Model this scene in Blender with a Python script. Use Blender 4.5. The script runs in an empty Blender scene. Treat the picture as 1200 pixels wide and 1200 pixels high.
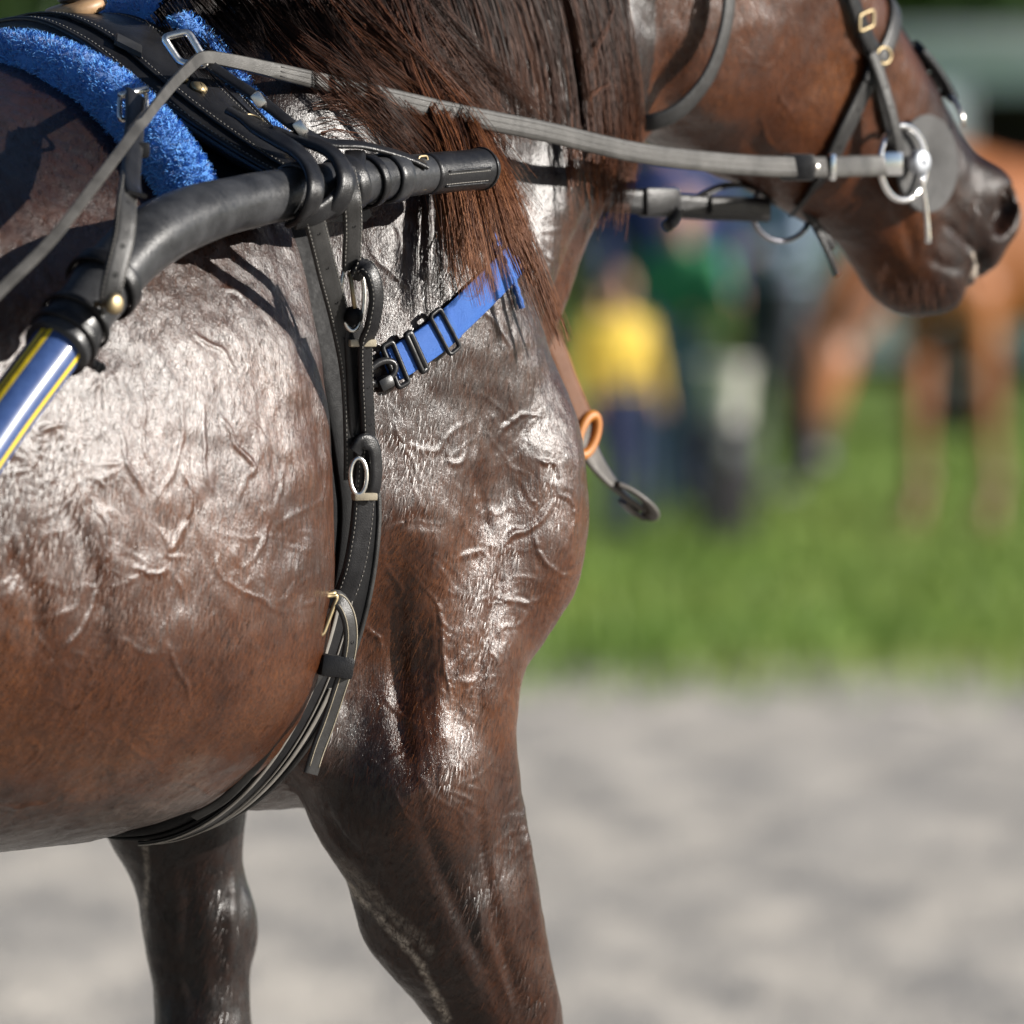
import bpy, bmesh, math, random
import numpy as np
from mathutils import Vector, Matrix, noise
from mathutils.bvhtree import BVHTree

random.seed(7); rng = np.random.default_rng(7)
scene = bpy.context.scene
COL = scene.collection
R = math.radians

# ------------------------------------------------------------------ camera
CAM = Vector((0.3465, -7.7, 1.44))
PITCH = 390 * 1e-4                     # looking slightly down: horizon lies above the middle
cd = bpy.data.cameras.new('camera'); cam = bpy.data.objects.new('camera', cd); COL.objects.link(cam)
cam.location = CAM; cam.rotation_euler = (math.pi/2 - PITCH, 0, 0)
cd.sensor_width = 36; cd.sensor_height = 36; cd.lens = 300
cd.clip_start = .1; cd.clip_end = 2000
cd.dof.use_dof = True; cd.dof.focus_distance = 7.58; cd.dof.aperture_fstop = 5.2; cd.dof.aperture_blades = 9
scene.camera = cam

# ------------------------------------------------------------------ sky and sun
SUN_DIR = Vector((0.93, -0.05, 0.33)).normalized()
el = math.asin(SUN_DIR.z); az = math.atan2(SUN_DIR.x, SUN_DIR.y)
world = bpy.data.worlds.new('World'); scene.world = world; world.use_nodes = True
wn = world.node_tree; bg = wn.nodes['Background']
sky = wn.nodes.new('ShaderNodeTexSky'); sky.sky_type = 'NISHITA'; sky.sun_disc = False
sky.sun_elevation = el; sky.sun_rotation = az; sky.air_density = 0.7; sky.dust_density = 0.4
wn.links.new(sky.outputs[0], bg.inputs[0]); bg.inputs[1].default_value = 0.05
sd = bpy.data.lights.new('sun', 'SUN'); sun = bpy.data.objects.new('sun', sd); COL.objects.link(sun)
sd.energy = 5.0; sd.angle = R(0.53); sd.color = (1.0, .95, .88)
sun.rotation_euler = SUN_DIR.to_track_quat('Z', 'Y').to_euler()
sun.location = (6, -6, 8)
vs = scene.view_settings
vs.view_transform = 'Standard'; vs.look = 'None'; vs.gamma = 1; vs.use_curve_mapping = False
vs.exposure = 0.80

# ------------------------------------------------------------------ pixel helpers (1200 px photograph)
CP, SP = math.cos(PITCH), math.sin(PITCH)
def ray(px, py):
    a = (px - 600) * 1e-4; b = (600 - py) * 1e-4
    return Vector((a, CP + b*SP, -SP + b*CP)).normalized()
def P(px, py, y):
    """point seen at this pixel at world depth y"""
    d = ray(px, py); t = (y - CAM.y) / d.y
    return CAM + d*t
def PG(px, py, z=0.0):
    d = ray(px, py); t = (z - CAM.z) / d.z
    return CAM + d*t
YAW = R(47); CA, SA = math.cos(YAW), math.sin(YAW)
def H(u, v, w):
    """horse coordinates (forward, right, up) to world"""
    return Vector((u*CA + v*SA, u*SA - v*CA, w))

# ------------------------------------------------------------------ object helpers
def link(o, parent=None):
    COL.objects.link(o)
    if parent is not None: o.parent = parent
    return o
def tag(o, label=None, cat=None, group=None, kind=None):
    if label: o['label'] = label
    if cat: o['category'] = cat
    if group: o['group'] = group
    if kind: o['kind'] = kind
    return o
def empty(name, loc, label=None, cat=None, group=None, rz=0):
    o = bpy.data.objects.new(name, None); o.empty_display_size = .05
    o.location = loc; o.rotation_euler = (0, 0, rz)
    link(o); tag(o, label, cat, group)
    o['wm'] = 0; del o['wm']
    return o
def mesh_obj(name, verts, faces, mat, parent=None, smooth=True):
    me = bpy.data.meshes.new(name)
    me.from_pydata([tuple(v) for v in verts], [], faces)
    if smooth: me.polygons.foreach_set('use_smooth', [True]*len(me.polygons))
    me.update()
    if mat: me.materials.append(mat)
    o = bpy.data.objects.new(name, me); link(o)
    if parent is not None:
        o.parent = parent
        # verts were given in world space
        M = Matrix.Translation(parent.location) @ parent.rotation_euler.to_matrix().to_4x4() if parent.parent is None else None
        if M is None:
            g = parent.parent
            M = Matrix.Translation(g.location) @ g.rotation_euler.to_matrix().to_4x4()
            M = M @ Matrix.Translation(parent.location)
        me.transform(M.inverted())
    return o
class MB:
    """collects geometry for one mesh"""
    def __init__(s): s.v = []; s.f = []
    def add(s, verts, faces):
        n = len(s.v); s.v += [Vector(x) for x in verts]; s.f += [tuple(i+n for i in f) for f in faces]; return s
    def build(s, name, mat, parent=None, smooth=True, auto=None):
        o = mesh_obj(name, s.v, s.f, mat, parent, smooth)
        if auto:
            o.data.set_sharp_from_angle(angle=R(auto))
        return o

def spline(pts, n, closed=False):
    """Catmull-Rom through pts (any dimension), n samples evenly by arc length"""
    p = np.array([list(q) for q in pts], float)
    if closed: ext = np.vstack([p[-1], p, p[0], p[1]])
    else: ext = np.vstack([2*p[0]-p[1], p, 2*p[-1]-p[-2]])
    out = []
    m = len(p) if closed else len(p)-1
    for i in range(m):
        a, b, c, d = ext[i:i+4]
        for t in np.linspace(0, 1, 16, endpoint=False):
            out.append(.5*((2*b) + (-a+c)*t + (2*a-5*b+4*c-d)*t*t + (-a+3*b-3*c+d)*t**3))
    out.append(p[0] if closed else p[-1])
    out = np.array(out)
    L = np.r_[0, np.cumsum(np.linalg.norm(np.diff(out, axis=0), axis=1))]
    s = np.linspace(0, L[-1], n)
    return np.stack([np.interp(s, L, out[:, k]) for k in range(out.shape[1])], 1)

def sweep(mb, path, prof, ups=None, closed=False, scale=None, caps=True):
    """sweep a closed 2D profile [(side, up)] along 3D path; ups = surface normal per point"""
    path = [Vector(p) for p in path]; n = len(path); k = len(prof)
    up = Vector(ups[0]) if ups is not None else None
    vs_ = []
    prev = None
    for i, p in enumerate(path):
        if closed: t = (path[(i+1) % n] - path[i-1])
        else: t = path[min(i+1, n-1)] - path[max(i-1, 0)]
        if t.length < 1e-9: t = Vector((1, 0, 0))
        t.normalize()
        if ups is not None: u = Vector(ups[i])
        elif prev is None:
            u = Vector((0, 0, 1)) if abs(t.z) < .9 else Vector((0, -1, 0))
        else: u = prev
        u = (u - t*u.dot(t))
        if u.length < 1e-6: u = t.orthogonal()
        u.normalize(); prev = u
        s = t.cross(u)
        f = scale[i] if scale is not None else 1
        fx, fy = f if isinstance(f, (tuple, list)) else (f, f)
        for (a, b) in prof: vs_.append(p + s*(a*fx) + u*(b*fy))
    fs = []
    m = n if closed else n-1
    for i in range(m):
        j = (i+1) % n
        for q in range(k):
            r = (q+1) % k
            fs.append((i*k+q, i*k+r, j*k+r, j*k+q))
    if caps and not closed:
        fs.append(tuple(range(k-1, -1, -1))); fs.append(tuple((n-1)*k+q for q in range(k)))
    mb.add(vs_, fs)
    return mb
def circ(r, k=10, ry=None):
    ry = ry or r
    return [(r*math.cos(2*math.pi*i/k), ry*math.sin(2*math.pi*i/k)) for i in range(k)]
def strap_prof(w, t, c=None):
    """rounded-edge strap, bottom at 0"""
    c = c or min(t*.35, w*.2); h = w/2
    return [(-h, c), (-h+c, 0), (h-c, 0), (h, c), (h, t-c), (h-c, t), (h*.4, t+.0002), (-h*.4, t+.0002), (-h+c, t), (-h, t-c)]
def box_mb(mb, c, sx, sy, sz, M=None, bev=.15):
    """box with chamfered edges; c centre, M 3x3 orientation"""
    b = min(sx, sy, sz)*bev
    bm = bmesh.new(); bmesh.ops.create_cube(bm, size=1)
    for v in bm.verts: v.co = Vector((v.co.x*sx, v.co.y*sy, v.co.z*sz))
    if bev > 0: bmesh.ops.bevel(bm, geom=bm.edges[:], offset=b, segments=2, affect='EDGES', profile=.6)
    M = M or Matrix.Identity(3)
    bm.verts.index_update()
    mb.add([Vector(c) + M @ v.co for v in bm.verts], [[v.index for v in f.verts] for f in bm.faces]); bm.free()
    return mb
def lathe(mb, c, axis, prof, seg=20):
    """prof = [(radius, height along axis)]"""
    axis = Vector(axis).normalized(); x = axis.orthogonal().normalized(); y = axis.cross(x)
    vs_ = []; fs = []
    for (r, h) in prof:
        for i in range(seg):
            a = 2*math.pi*i/seg
            vs_.append(Vector(c) + axis*h + (x*math.cos(a) + y*math.sin(a))*max(r, 1e-5))
    for j in range(len(prof)-1):
        for i in range(seg):
            k = (i+1) % seg
            fs.append((j*seg+i, j*seg+k, (j+1)*seg+k, (j+1)*seg+i))
    fs.append(tuple(range(seg-1, -1, -1))); fs.append(tuple((len(prof)-1)*seg+i for i in range(seg)))
    mb.add(vs_, fs); return mb
def torus(mb, c, X, Y, rx, ry, r, n=32, k=8, a0=0, a1=2*math.pi):
    X = Vector(X).normalized(); Y = Vector(Y).normalized()
    full = abs(a1-a0-2*math.pi) < 1e-6
    pts = [Vector(c) + X*(rx*math.cos(a)) + Y*(ry*math.sin(a)) for a in np.linspace(a0, a1, n, endpoint=not full)]
    N = X.cross(Y).normalized()
    return sweep(mb, pts, circ(r, k), ups=[N]*n, closed=full)

# ------------------------------------------------------------------ materials
class NT:
    def __init__(s, name):
        s.m = bpy.data.materials.new(name); s.m.use_nodes = True
        s.t = s.m.node_tree; s.b = s.t.nodes['Principled BSDF']
    def n(s, kind, **kw):
        x = s.t.nodes.new('ShaderNode'+kind)
        for k, v in kw.items():
            if k.startswith('i_'):
                key = k[2:]; key = int(key) if key.isdigit() else key.replace('_', ' ')
                x.inputs[key].default_value = v
            else: setattr(x, k, v)
        return x
    def l(s, a, b): s.t.links.new(a, b)
    def set(s, **kw):
        for k, v in kw.items(): s.b.inputs[k.replace('_', ' ')].default_value = v
    def ramp(s, fac, stops, interp='LINEAR'):
        r = s.n('ValToRGB'); r.color_ramp.interpolation = interp
        e = r.color_ramp.elements
        while len(e) < len(stops): e.new(.5)
        for q, (p, c) in zip(e, stops): q.position = p; q.color = (*c, 1) if len(c) == 3 else c
        s.l(fac, r.inputs[0]); return r
    def mix(s, fac, a, b, mode='MIX'):
        x = s.n('Mix', data_type='RGBA', blend_type=mode)
        for sock, val in ((0, fac), (6, a), (7, b)):
            if hasattr(val, 'node'): s.l(val, x.inputs[sock])
            else: x.inputs[sock].default_value = val if sock == 0 else (*val, 1)
        return x.outputs[2]
    def math(s, op, a, b=0.0):
        x = s.n('Math', operation=op)
        for i, val in enumerate((a, b)):
            if hasattr(val, 'node'): s.l(val, x.inputs[i])
            else: x.inputs[i].default_value = val
        return x.outputs[0]
    def noise(s, scale, detail=4, rough=.55, vec=None, dist=0):
        x = s.n('TexNoise'); x.inputs['Scale'].default_value = scale; x.inputs['Detail'].default_value = detail
        x.inputs['Roughness'].default_value = rough; x.inputs['Distortion'].default_value = dist
        if vec is not None: s.l(vec, x.inputs['Vector'])
        return x.outputs['Fac']
    def obj(s): return s.n('TexCoord').outputs['Object']
    def geo(s): return s.n('NewGeometry').outputs['Position']
    def bump(s, h, strength, dist=.001, normal=None):
        b = s.n('Bump'); b.inputs['Strength'].default_value = strength; b.inputs['Distance'].default_value = dist
        s.l(h, b.inputs['Height'])
        if normal is not None: s.l(normal, b.inputs['Normal'])
        return b.outputs[0]

def leather(name, col, rough=.42, grain=900, bump=.35, wear=.25):
    m = NT(name); p = m.geo()
    n1 = m.noise(35, 5, .6, p); n2 = m.noise(grain, 3, .6, p); n3 = m.noise(160, 4, .6, p)
    r = m.ramp(n1, [(.3, (0, 0, 0)), (.72, (1, 1, 1))])
    pale = tuple(min(1, c*2.3 + .03) for c in col)
    f = m.math('MULTIPLY', r.outputs[0], wear)
    m.l(m.mix(f, col, pale), m.b.inputs['Base Color'])
    rr = m.math('MULTIPLY_ADD', n3, .35); rr.node.inputs[2].default_value = rough - .17
    m.l(rr, m.b.inputs['Roughness'])
    v = m.n('TexVoronoi'); v.inputs['Scale'].default_value = grain; m.l(p, v.inputs['Vector'])
    h = m.math('ADD', m.math('MULTIPLY', v.outputs['Distance'], .6), n3)
    m.l(m.bump(h, bump, .0008), m.b.inputs['Normal'])
    m.set(Specular_IOR_Level=.28)
    return m.m
def metal(name, col, rough=.25):
    m = NT(name); p = m.geo()
    n1 = m.noise(220, 5, .65, p)
    rr = m.math('MULTIPLY_ADD', n1, .35); rr.node.inputs[2].default_value = rough - .12
    m.l(rr, m.b.inputs['Roughness']); m.set(Base_Color=(*col, 1), Metallic=1.0)
    m.l(m.bump(n1, .12, .0005), m.b.inputs['Normal'])
    return m.m
# ================================================================== signed-distance sculpting
def sdf_loft(o, ax, st):
    """o=(u,w) origin, ax=(du,dw) axis in the mirror plane, stations (s, n_lo, n_hi, halfwidth, n_widest, exponent);
    n runs to the axis's left (upwards for a forward axis)"""
    ax = np.array(ax, float); ax /= np.linalg.norm(ax); nn = np.array([-ax[1], ax[0]])
    st = np.array(st, float); S = np.linspace(st[0, 0], st[-1, 0], 400)
    def cr(col):   # monotone-ish smooth interpolation
        x, y = st[:, 0], st[:, col]
        m = np.gradient(y, x)
        i = np.clip(np.searchsorted(x, S)-1, 0, len(x)-2); h = x[i+1]-x[i]; t = (S-x[i])/h
        return (2*t**3-3*t**2+1)*y[i] + (t**3-2*t*t+t)*h*m[i] + (-2*t**3+3*t*t)*y[i+1] + (t**3-t*t)*h*m[i+1]
    tab = [cr(c) for c in range(1, 6)]
    def f(u, v, w):
        du, dw = u-o[0], w-o[1]
        s = du*ax[0] + dw*ax[1]; n = du*nn[0] + dw*nn[1]
        lo, hi, hw, nc, ex = [np.interp(s, S, t) for t in tab]
        hw = np.maximum(hw, .004)
        rn = np.where(n > nc, np.maximum(hi-nc, .004), np.maximum(nc-lo, .004))
        a = np.abs(v)/hw; b = np.abs(n-nc)/rn
        k0 = (a**ex + b**ex)**(1/ex) + 1e-6
        k1 = np.sqrt((a/hw)**2 + (b/rn)**2)/np.maximum(np.sqrt(a*a+b*b), 1e-6) + 1e-6
        d = (k0-1)/k1
        e = np.maximum(S[0]-s, s-S[-1])
        return np.maximum(d, e)
    c = [np.array(o)+ax*s_+nn*n_ for s_, a_, b_ in st[:, :3] for n_ in (a_, b_)]
    c = np.array(c); hw = st[:, 3].max()
    return f, (c[:, 0].min(), -hw, c[:, 1].min()), (c[:, 0].max(), hw, c[:, 1].max())
def rotm(axis, deg):
    return np.array(Matrix.Rotation(R(deg), 3, axis))
def sdf_ell(c, r, rot=None):
    """ellipsoid in (u,v,w); rot 3x3 local->horse"""
    c = np.array(c, float); r = np.array(r, float); rot = np.eye(3) if rot is None else np.array(rot)
    def f(u, v, w):
        x = [u-c[0], v-c[1], w-c[2]]
        q = [x[0]*rot[0, i] + x[1]*rot[1, i] + x[2]*rot[2, i] for i in range(3)]
        k0 = np.sqrt(sum((q[i]/r[i])**2 for i in range(3))) + 1e-6
        k1 = np.sqrt(sum((q[i]/r[i]**2)**2 for i in range(3))) + 1e-6
        return k0*(k0-1)/k1
    ext = np.sqrt(((rot*r)**2).sum(1))
    return f, tuple(c-ext), tuple(c+ext)
def sdf_cap(a, b, ra, rb, sv=1.0):
    """tapered capsule; sv squashes it across v"""
    a = np.array(a, float); b = np.array(b, float)
    def f(u, v, w):
        A = a.copy(); B = b.copy()
        pu, pv, pw = u-A[0], (v-(A[1]))/sv, w-A[2]
        d = B-A; d[1] /= sv
        t = np.clip((pu*d[0]+pv*d[1]+pw*d[2])/max(d@d, 1e-9), 0, 1)
        return (np.sqrt((pu-d[0]*t)**2+(pv-d[1]*t)**2+(pw-d[2]*t)**2) - (ra+(rb-ra)*t))*min(sv, 1)
    m = max(ra, rb)*max(1, sv)
    return f, tuple(np.minimum(a, b)-m), tuple(np.maximum(a, b)+m)
class Field:
    def __init__(s, lo, hi, h):
        s.lo = np.array(lo, float); s.h = h
        s.n = np.ceil((np.array(hi)-s.lo)/h).astype(int)+1
        s.a = np.full(s.n, .5, np.float32)
        s.ax = [(s.lo[i]+np.arange(s.n[i])*h).astype(np.float32) for i in range(3)]
    def put(s, prim, k=.02, op='u'):
        f, lo, hi = prim
        pad = k*1.2+3*s.h
        i0 = np.clip(np.floor((np.array(lo)-pad-s.lo)/s.h).astype(int), 0, s.n)
        i1 = np.clip(np.ceil((np.array(hi)+pad-s.lo)/s.h).astype(int)+1, 0, s.n)
        if (i1 <= i0).any(): return
        sl = tuple(slice(a, b) for a, b in zip(i0, i1))
        u = s.ax[0][sl[0]][:, None, None]; v = s.ax[1][sl[1]][None, :, None]; w = s.ax[2][sl[2]][None, None, :]
        d = f(u, v, w).astype(np.float32); a = s.a[sl]
        if op == 'u':
            hh = np.clip(.5+.5*(a-d)/k, 0, 1); s.a[sl] = a+(d-a)*hh-k*hh*(1-hh)
        else:      # carve
            d = -d; hh = np.clip(.5-.5*(a-d)/k, 0, 1); s.a[sl] = a+(d-a)*hh+k*hh*(1-hh)
    def both(s, mk, k=.02, op='u'):
        for sgn in (1, -1): s.put(mk(sgn), k, op)
    def mesh(s):
        """naive surface nets"""
        a = s.a; ins = a < 0
        n0, n1, n2 = a.shape
        c = np.zeros((n0-1, n1-1, n2-1), np.uint8)
        for i in (0, 1):
            for j in (0, 1):
                for k in (0, 1): c += ins[i:n0-1+i, j:n1-1+j, k:n2-1+k]
        act = np.argwhere((c > 0) & (c < 8))
        idx = np.full(c.shape, -1, np.int32); idx[tuple(act.T)] = np.arange(len(act))
        acc = np.zeros((len(act), 3)); cnt = np.zeros(len(act))
        cor = [(i, j, k) for i in (0, 1) for j in (0, 1) for k in (0, 1)]
        val = {q: a[act[:, 0]+q[0], act[:, 1]+q[1], act[:, 2]+q[2]] for q in cor}
        for p in cor:
            for d in range(3):
                if p[d] == 0:
                    q = tuple(1 if x == d else p[x] for x in range(3))
                    va, vb = val[p], val[q]; m = (va < 0) != (vb < 0)
                    t = va[m]/(va[m]-vb[m])
                    pos = np.tile(np.array(p, float), (m.sum(), 1)); pos[:, d] += t
                    acc[m] += pos; cnt[m] += 1
        vt = s.lo + (act + acc/cnt[:, None])*s.h
        F = []
        for d in range(3):
            e1, e2 = [(1, 2), (2, 0), (0, 1)][d]
            A = ins; sl0 = [slice(None)]*3; sl1 = [slice(None)]*3
            sl0[d] = slice(0, -1); sl1[d] = slice(1, None)
            x = A[tuple(sl0)]; y = A[tuple(sl1)]
            for flip, mk in ((0, x & ~y), (1, ~x & y)):
                e = np.argwhere(mk)
                ok = (e[:, e1] > 0) & (e[:, e2] > 0) & (e[:, e1] < s.n[e1]-1) & (e[:, e2] < s.n[e2]-1)
                e = e[ok]
                def g(o1, o2):
                    q = e.copy(); q[:, e1] -= o1; q[:, e2] -= o2
                    return idx[q[:, 0], q[:, 1], q[:, 2]]
                quad = np.stack([g(1, 1), g(0, 1), g(0, 0), g(1, 0)], 1)
                F.append(quad if flip else quad[:, ::-1])
        F = np.vstack(F); F = F[(F >= 0).all(1)]
        return vt, F
def relax(vt, F, it=2, lam=.5):
    E = np.vstack([F[:, [0, 1]], F[:, [1, 2]], F[:, [2, 3]], F[:, [3, 0]]])
    n = len(vt); cnt = np.bincount(E[:, 0], minlength=n) + np.bincount(E[:, 1], minlength=n)
    for _ in range(it):
        for l in (lam, -lam*.98):
            s = np.stack([np.bincount(E[:, 0], vt[E[:, 1], k], n)+np.bincount(E[:, 1], vt[E[:, 0], k], n) for k in range(3)], 1)
            vt = vt + l*(s/np.maximum(cnt, 1)[:, None]-vt)
    return vt

def build_horse_field(h, legs, lo=(-1.3, -.42, -.02), hi=(1.36, .42, 2.12)):
    Fd = Field(lo, hi, h)
    # chest and shoulders
    Fd.put(sdf_loft((0, 0), (1, 0), [
        (-.30, .90, 1.50, .17, 1.18, 2.2), (-.10, .865, 1.565, .20, 1.15, 2.2), (.0, .862, 1.585, .205, 1.15, 2.2),
        (.10, .885, 1.59, .20, 1.15, 2.2), (.20, .91, 1.57, .185, 1.15, 2.2), (.30, .95, 1.53, .165, 1.17, 2.2),
        (.36, 1.0, 1.46, .135, 1.2, 2.1), (.41, 1.06, 1.38, .095, 1.22, 2), (.44, 1.14, 1.31, .03, 1.23, 2)]), .01)
    # barrel
    Fd.put(sdf_loft((0, 0), (1, 0), [
        (-1.02, 1.10, 1.50, .10, 1.3, 2.2), (-.9, 1.0, 1.545, .20, 1.24, 2.2), (-.72, .91, 1.55, .26, 1.18, 2.2), (-.5, .855, 1.535, .312, 1.12, 2.2),
        (-.27, .845, 1.535, .330, 1.065, 2.15), (-.14, .848, 1.55, .322, 1.065, 2.15), (-.06, .858, 1.56, .300, 1.08, 2.15),
        (-.005, .875, 1.55, .262, 1.11, 2.2), (.03, .92, 1.5, .19, 1.12, 2.1), (.05, 1.0, 1.4, .06, 1.15, 2)]), .018)
    # croup, thigh, buttock
    Fd.both(lambda s: sdf_ell((-.88, .10*s, 1.33), (.27, .19, .24)), .06)
    Fd.both(lambda s: sdf_ell((-.93, .16*s, 1.12), (.2, .12, .29), rotm('Y', 12)), .05)
    Fd.both(lambda s: sdf_cap((-1.0, .14*s, 1.35), (-1.05, .13*s, .95), .13, .10), .05)
    # neck
    Fd.put(sdf_loft((.12, 1.27), (.80, .60), [
        (-.06, -.20, .26, .12, .0, 2.1), (.06, -.195, .265, .148, .0, 2.1), (.18, -.185, .255, .138, -.01, 2.1), (.32, -.17, .225, .112, -.02, 2.1),
        (.46, -.165, .195, .090, -.02, 2.1), (.60, -.17, .17, .078, -.02, 2.1), (.72, -.16, .15, .072, -.02, 2.1), (.80, -.1, .12, .04, 0, 2)]), .05)
    Fd.put(sdf_cap((.455, 0, 1.26), (.62, 0, 1.56), .062, .055), .035)          # windpipe
    Fd.both(lambda s: sdf_cap((.36, .085*s, 1.27), (.56, .05*s, 1.56), .05, .04), .035)   # jugular ridge
    # shoulder blade, point of shoulder, upper arm, triceps
    Fd.both(lambda s: sdf_cap((.08, .10*s, 1.48), (.32, .15*s, 1.20), .07, .08), .08)
    Fd.both(lambda s: sdf_ell((.18, .16*s, 1.25), (.14, .07, .22), rotm('Y', 28)), .05)
    Fd.both(lambda s: sdf_ell((.312, .160*s, 1.115), (.076, .088, .125), rotm('Y', 8)), .04)
    Fd.both(lambda s: sdf_cap((.340, .172*s, 1.125), (.335, .166*s, 1.08), .050, .048), .025)
    Fd.both(lambda s: sdf_ell((.165, .160*s, 1.12), (.115, .075, .15), rotm('Y', 22)), .03)
    Fd.both(lambda s: sdf_ell((.226, .160*s, 1.0), (.090, .084, .18), rotm('Y', 14)), .03)
    Fd.both(lambda s: sdf_ell((.330, .09*s, 1.08), (.075, .085, .115)), .04)     # breast
    Fd.put(sdf_ell((.20, 0, .93), (.2, .11, .07)), .04)                         # brisket
    for s in (1,):
        du = 0
        Fd.put(sdf_cap((.245+du, .195*s, .95), (.335+du*.6, .180*s, .69), .036, .026), .012)      # extensor
        Fd.put(sdf_cap((.135+du, .160*s, .95), (.245+du, .185*s, .74), .040, .024), .012)          # flexor
        Fd.put(sdf_ell((.085+du, .150*s, .945), (.035, .035, .045)), .015)                          # elbow
    # legs: chains (u, v, w, radius, squash)
    for ch in legs:
        for a, b in zip(ch[:-1], ch[1:]):
            Fd.put(sdf_cap(a[:3], b[:3], a[3], b[3], a[4]), a[5] if len(a) > 5 else .02)
    Fd.put(sdf_ell((.090, .262, .985), (.060, .080, .135), rotm('Y', 10)), .03, 'c')      # hollow behind the elbow
    return Fd
def add_head(Fd):
    A = (.755, -.656)
    Fd.put(sdf_loft((.756, 1.815), A, [   # n>0 is towards the face
        (-.02, -.17, -.01, .045, -.08, 2), (.02, -.25, .005, .068, -.10, 2.3), (.08, -.295, .012, .088, -.10, 2.5), (.16, -.288, .018, .094, -.10, 2.5), (.24, -.262, .022, .088, -.09, 2.6),
        (.32, -.228, .022, .074, -.09, 2.6), (.40, -.198, .018, .061, -.09, 2.5), (.47, -.174, .013, .054, -.09, 2.4),
        (.52, -.158, .009, .052, -.085, 2.3), (.565, -.130, .006, .050, -.07, 2.2), (.60, -.11, .0, .043, -.06, 2.1), (.625, -.09, -.01, .030, -.05, 2), (.636, -.07, -.025, .012, -.045, 2)]), .02)
    ax = np.array([A[0], 0, A[1]]); dn = np.array([-.656, 0, -.755]); vv = np.array([0, 1, 0])
    def hp(s, n, v=0): return np.array([.756, 0, 1.815]) + ax*s + dn*n + vv*v
    rot = np.stack([ax, vv, dn], 1)
    Fd.both(lambda s: sdf_ell(hp(.115, .185, .062*s), (.115, .036, .10), rot), .02)          # cheek
    Fd.both(lambda s: sdf_cap(hp(.14, .075, .082*s), hp(.33, .10, .062*s), .012, .006), .018)  # facial crest
    Fd.put(sdf_ell(hp(.545, .138), (.062, .042, .040), rot), .025)                                # chin and lower lip
    Fd.both(lambda s: sdf_ell(hp(.560, .128, .020*s), (.052, .028, .036), rot), .014)
    Fd.put(sdf_ell(hp(.588, .058), (.046, .047, .056), rot), .02)                               # upper lip
    Fd.both(lambda s: sdf_ell(hp(.575, .028, .032*s), (.048, .026, .036), rot), .012)            # nostril wing
    Fd.both(lambda s: sdf_ell(hp(.588, .028, .050*s), (.018, .024, .027), rot), .006, 'c')       # nostril
    Fd.both(lambda s: sdf_cap(hp(.50, .082, .060*s), hp(.63, .084, .050*s), .0085, .008), .006, 'c')  # mouth line
    Fd.put(sdf_cap(hp(.59, .084, 0), hp(.66, .086, 0), .008, .008, 6), .006, 'c')
    Fd.both(lambda s: sdf_ell(hp(.16, .05, .088*s), (.026, .016, .02), rot), .01)               # eye
    Fd.both(lambda s: sdf_cap(hp(.12, .03, .075*s), hp(.19, .028, .07*s), .014, .01), .015)     # brow
    Fd.both(lambda s: sdf_ell((.756, .052*s, 1.87), (.022, .026, .085), rotm('X', -8*s)), .015)   # ears
    Fd.both(lambda s: sdf_ell((.785, .062*s, 1.88), (.012, .014, .06), rotm('X', -8*s)), .008, 'c')
    return Fd
# near (right) foreleg swings forward, far (left) foreleg stands under the body
LEGS = [
    [(.13, .135, .98, .070, .95, .02), (.185, .158, .90, .088, .85, .02), (.252, .152, .78, .078, .85), (.335, .15, .66, .055, .85), (.375, .15, .55, .048, .85), (.385, .15, .50, .052, .9), (.375, .15, .44, .036, .8),
     (.33, .15, .25, .030, .8), (.315, .15, .19, .042, .9), (.36, .15, .10, .036, .9), (.375, .15, .07, .045, 1), (.40, .15, .03, .052, 1), (.40, .15, .03, .052, 1)],
    [(.14, -.17, .98, .075, .95, .035), (.21, -.155, .86, .062, .85, .03), (.245, -.155, .74, .052, .85), (.25, -.155, .62, .046, .85), (.25, -.15, .53, .048, .85), (.255, -.15, .49, .052, .9), (.245, -.15, .43, .036, .8),
     (.20, -.15, .25, .030, .8), (.19, -.15, .19, .042, .9), (.225, -.15, .10, .036, .9), (.235, -.15, .07, .045, 1), (.25, -.15, .035, .052, 1), (.25, -.15, .035, .052, 1)],
    [(-.93, .16, 1.0, .13, .7, .05), (-.98, .15, .78, .075, .8), (-1.08, .14, .60, .055, .8), (-1.07, .14, .52, .048, .8), (-1.03, .14, .30, .035, .8), (-1.02, .14, .20, .044, .9), (-.98, .14, .10, .038, .9), (-.97, .14, .07, .046, 1), (-.95, .14, .035, .054, 1), (-.95, .14, .035, .054, 1)],
    [(-.88, -.16, 1.0, .13, .7, .05), (-.83, -.15, .78, .075, .8), (-.88, -.14, .60, .055, .8), (-.87, -.14, .52, .048, .8), (-.78, -.14, .30, .035, .8), (-.76, -.14, .20, .044, .9), (-.72, -.14, .10, .038, .9), (-.71, -.14, .07, .046, 1), (-.69, -.14, .035, .054, 1), (-.69, -.14, .035, .054, 1)],
]
import time; T0 = time.time()
fld = add_head(build_horse_field(.0075, LEGS))
vt, fq = fld.mesh(); vt = relax(vt, fq, 3)
print('horse sdf', time.time()-T0, len(vt), len(fq))
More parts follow.
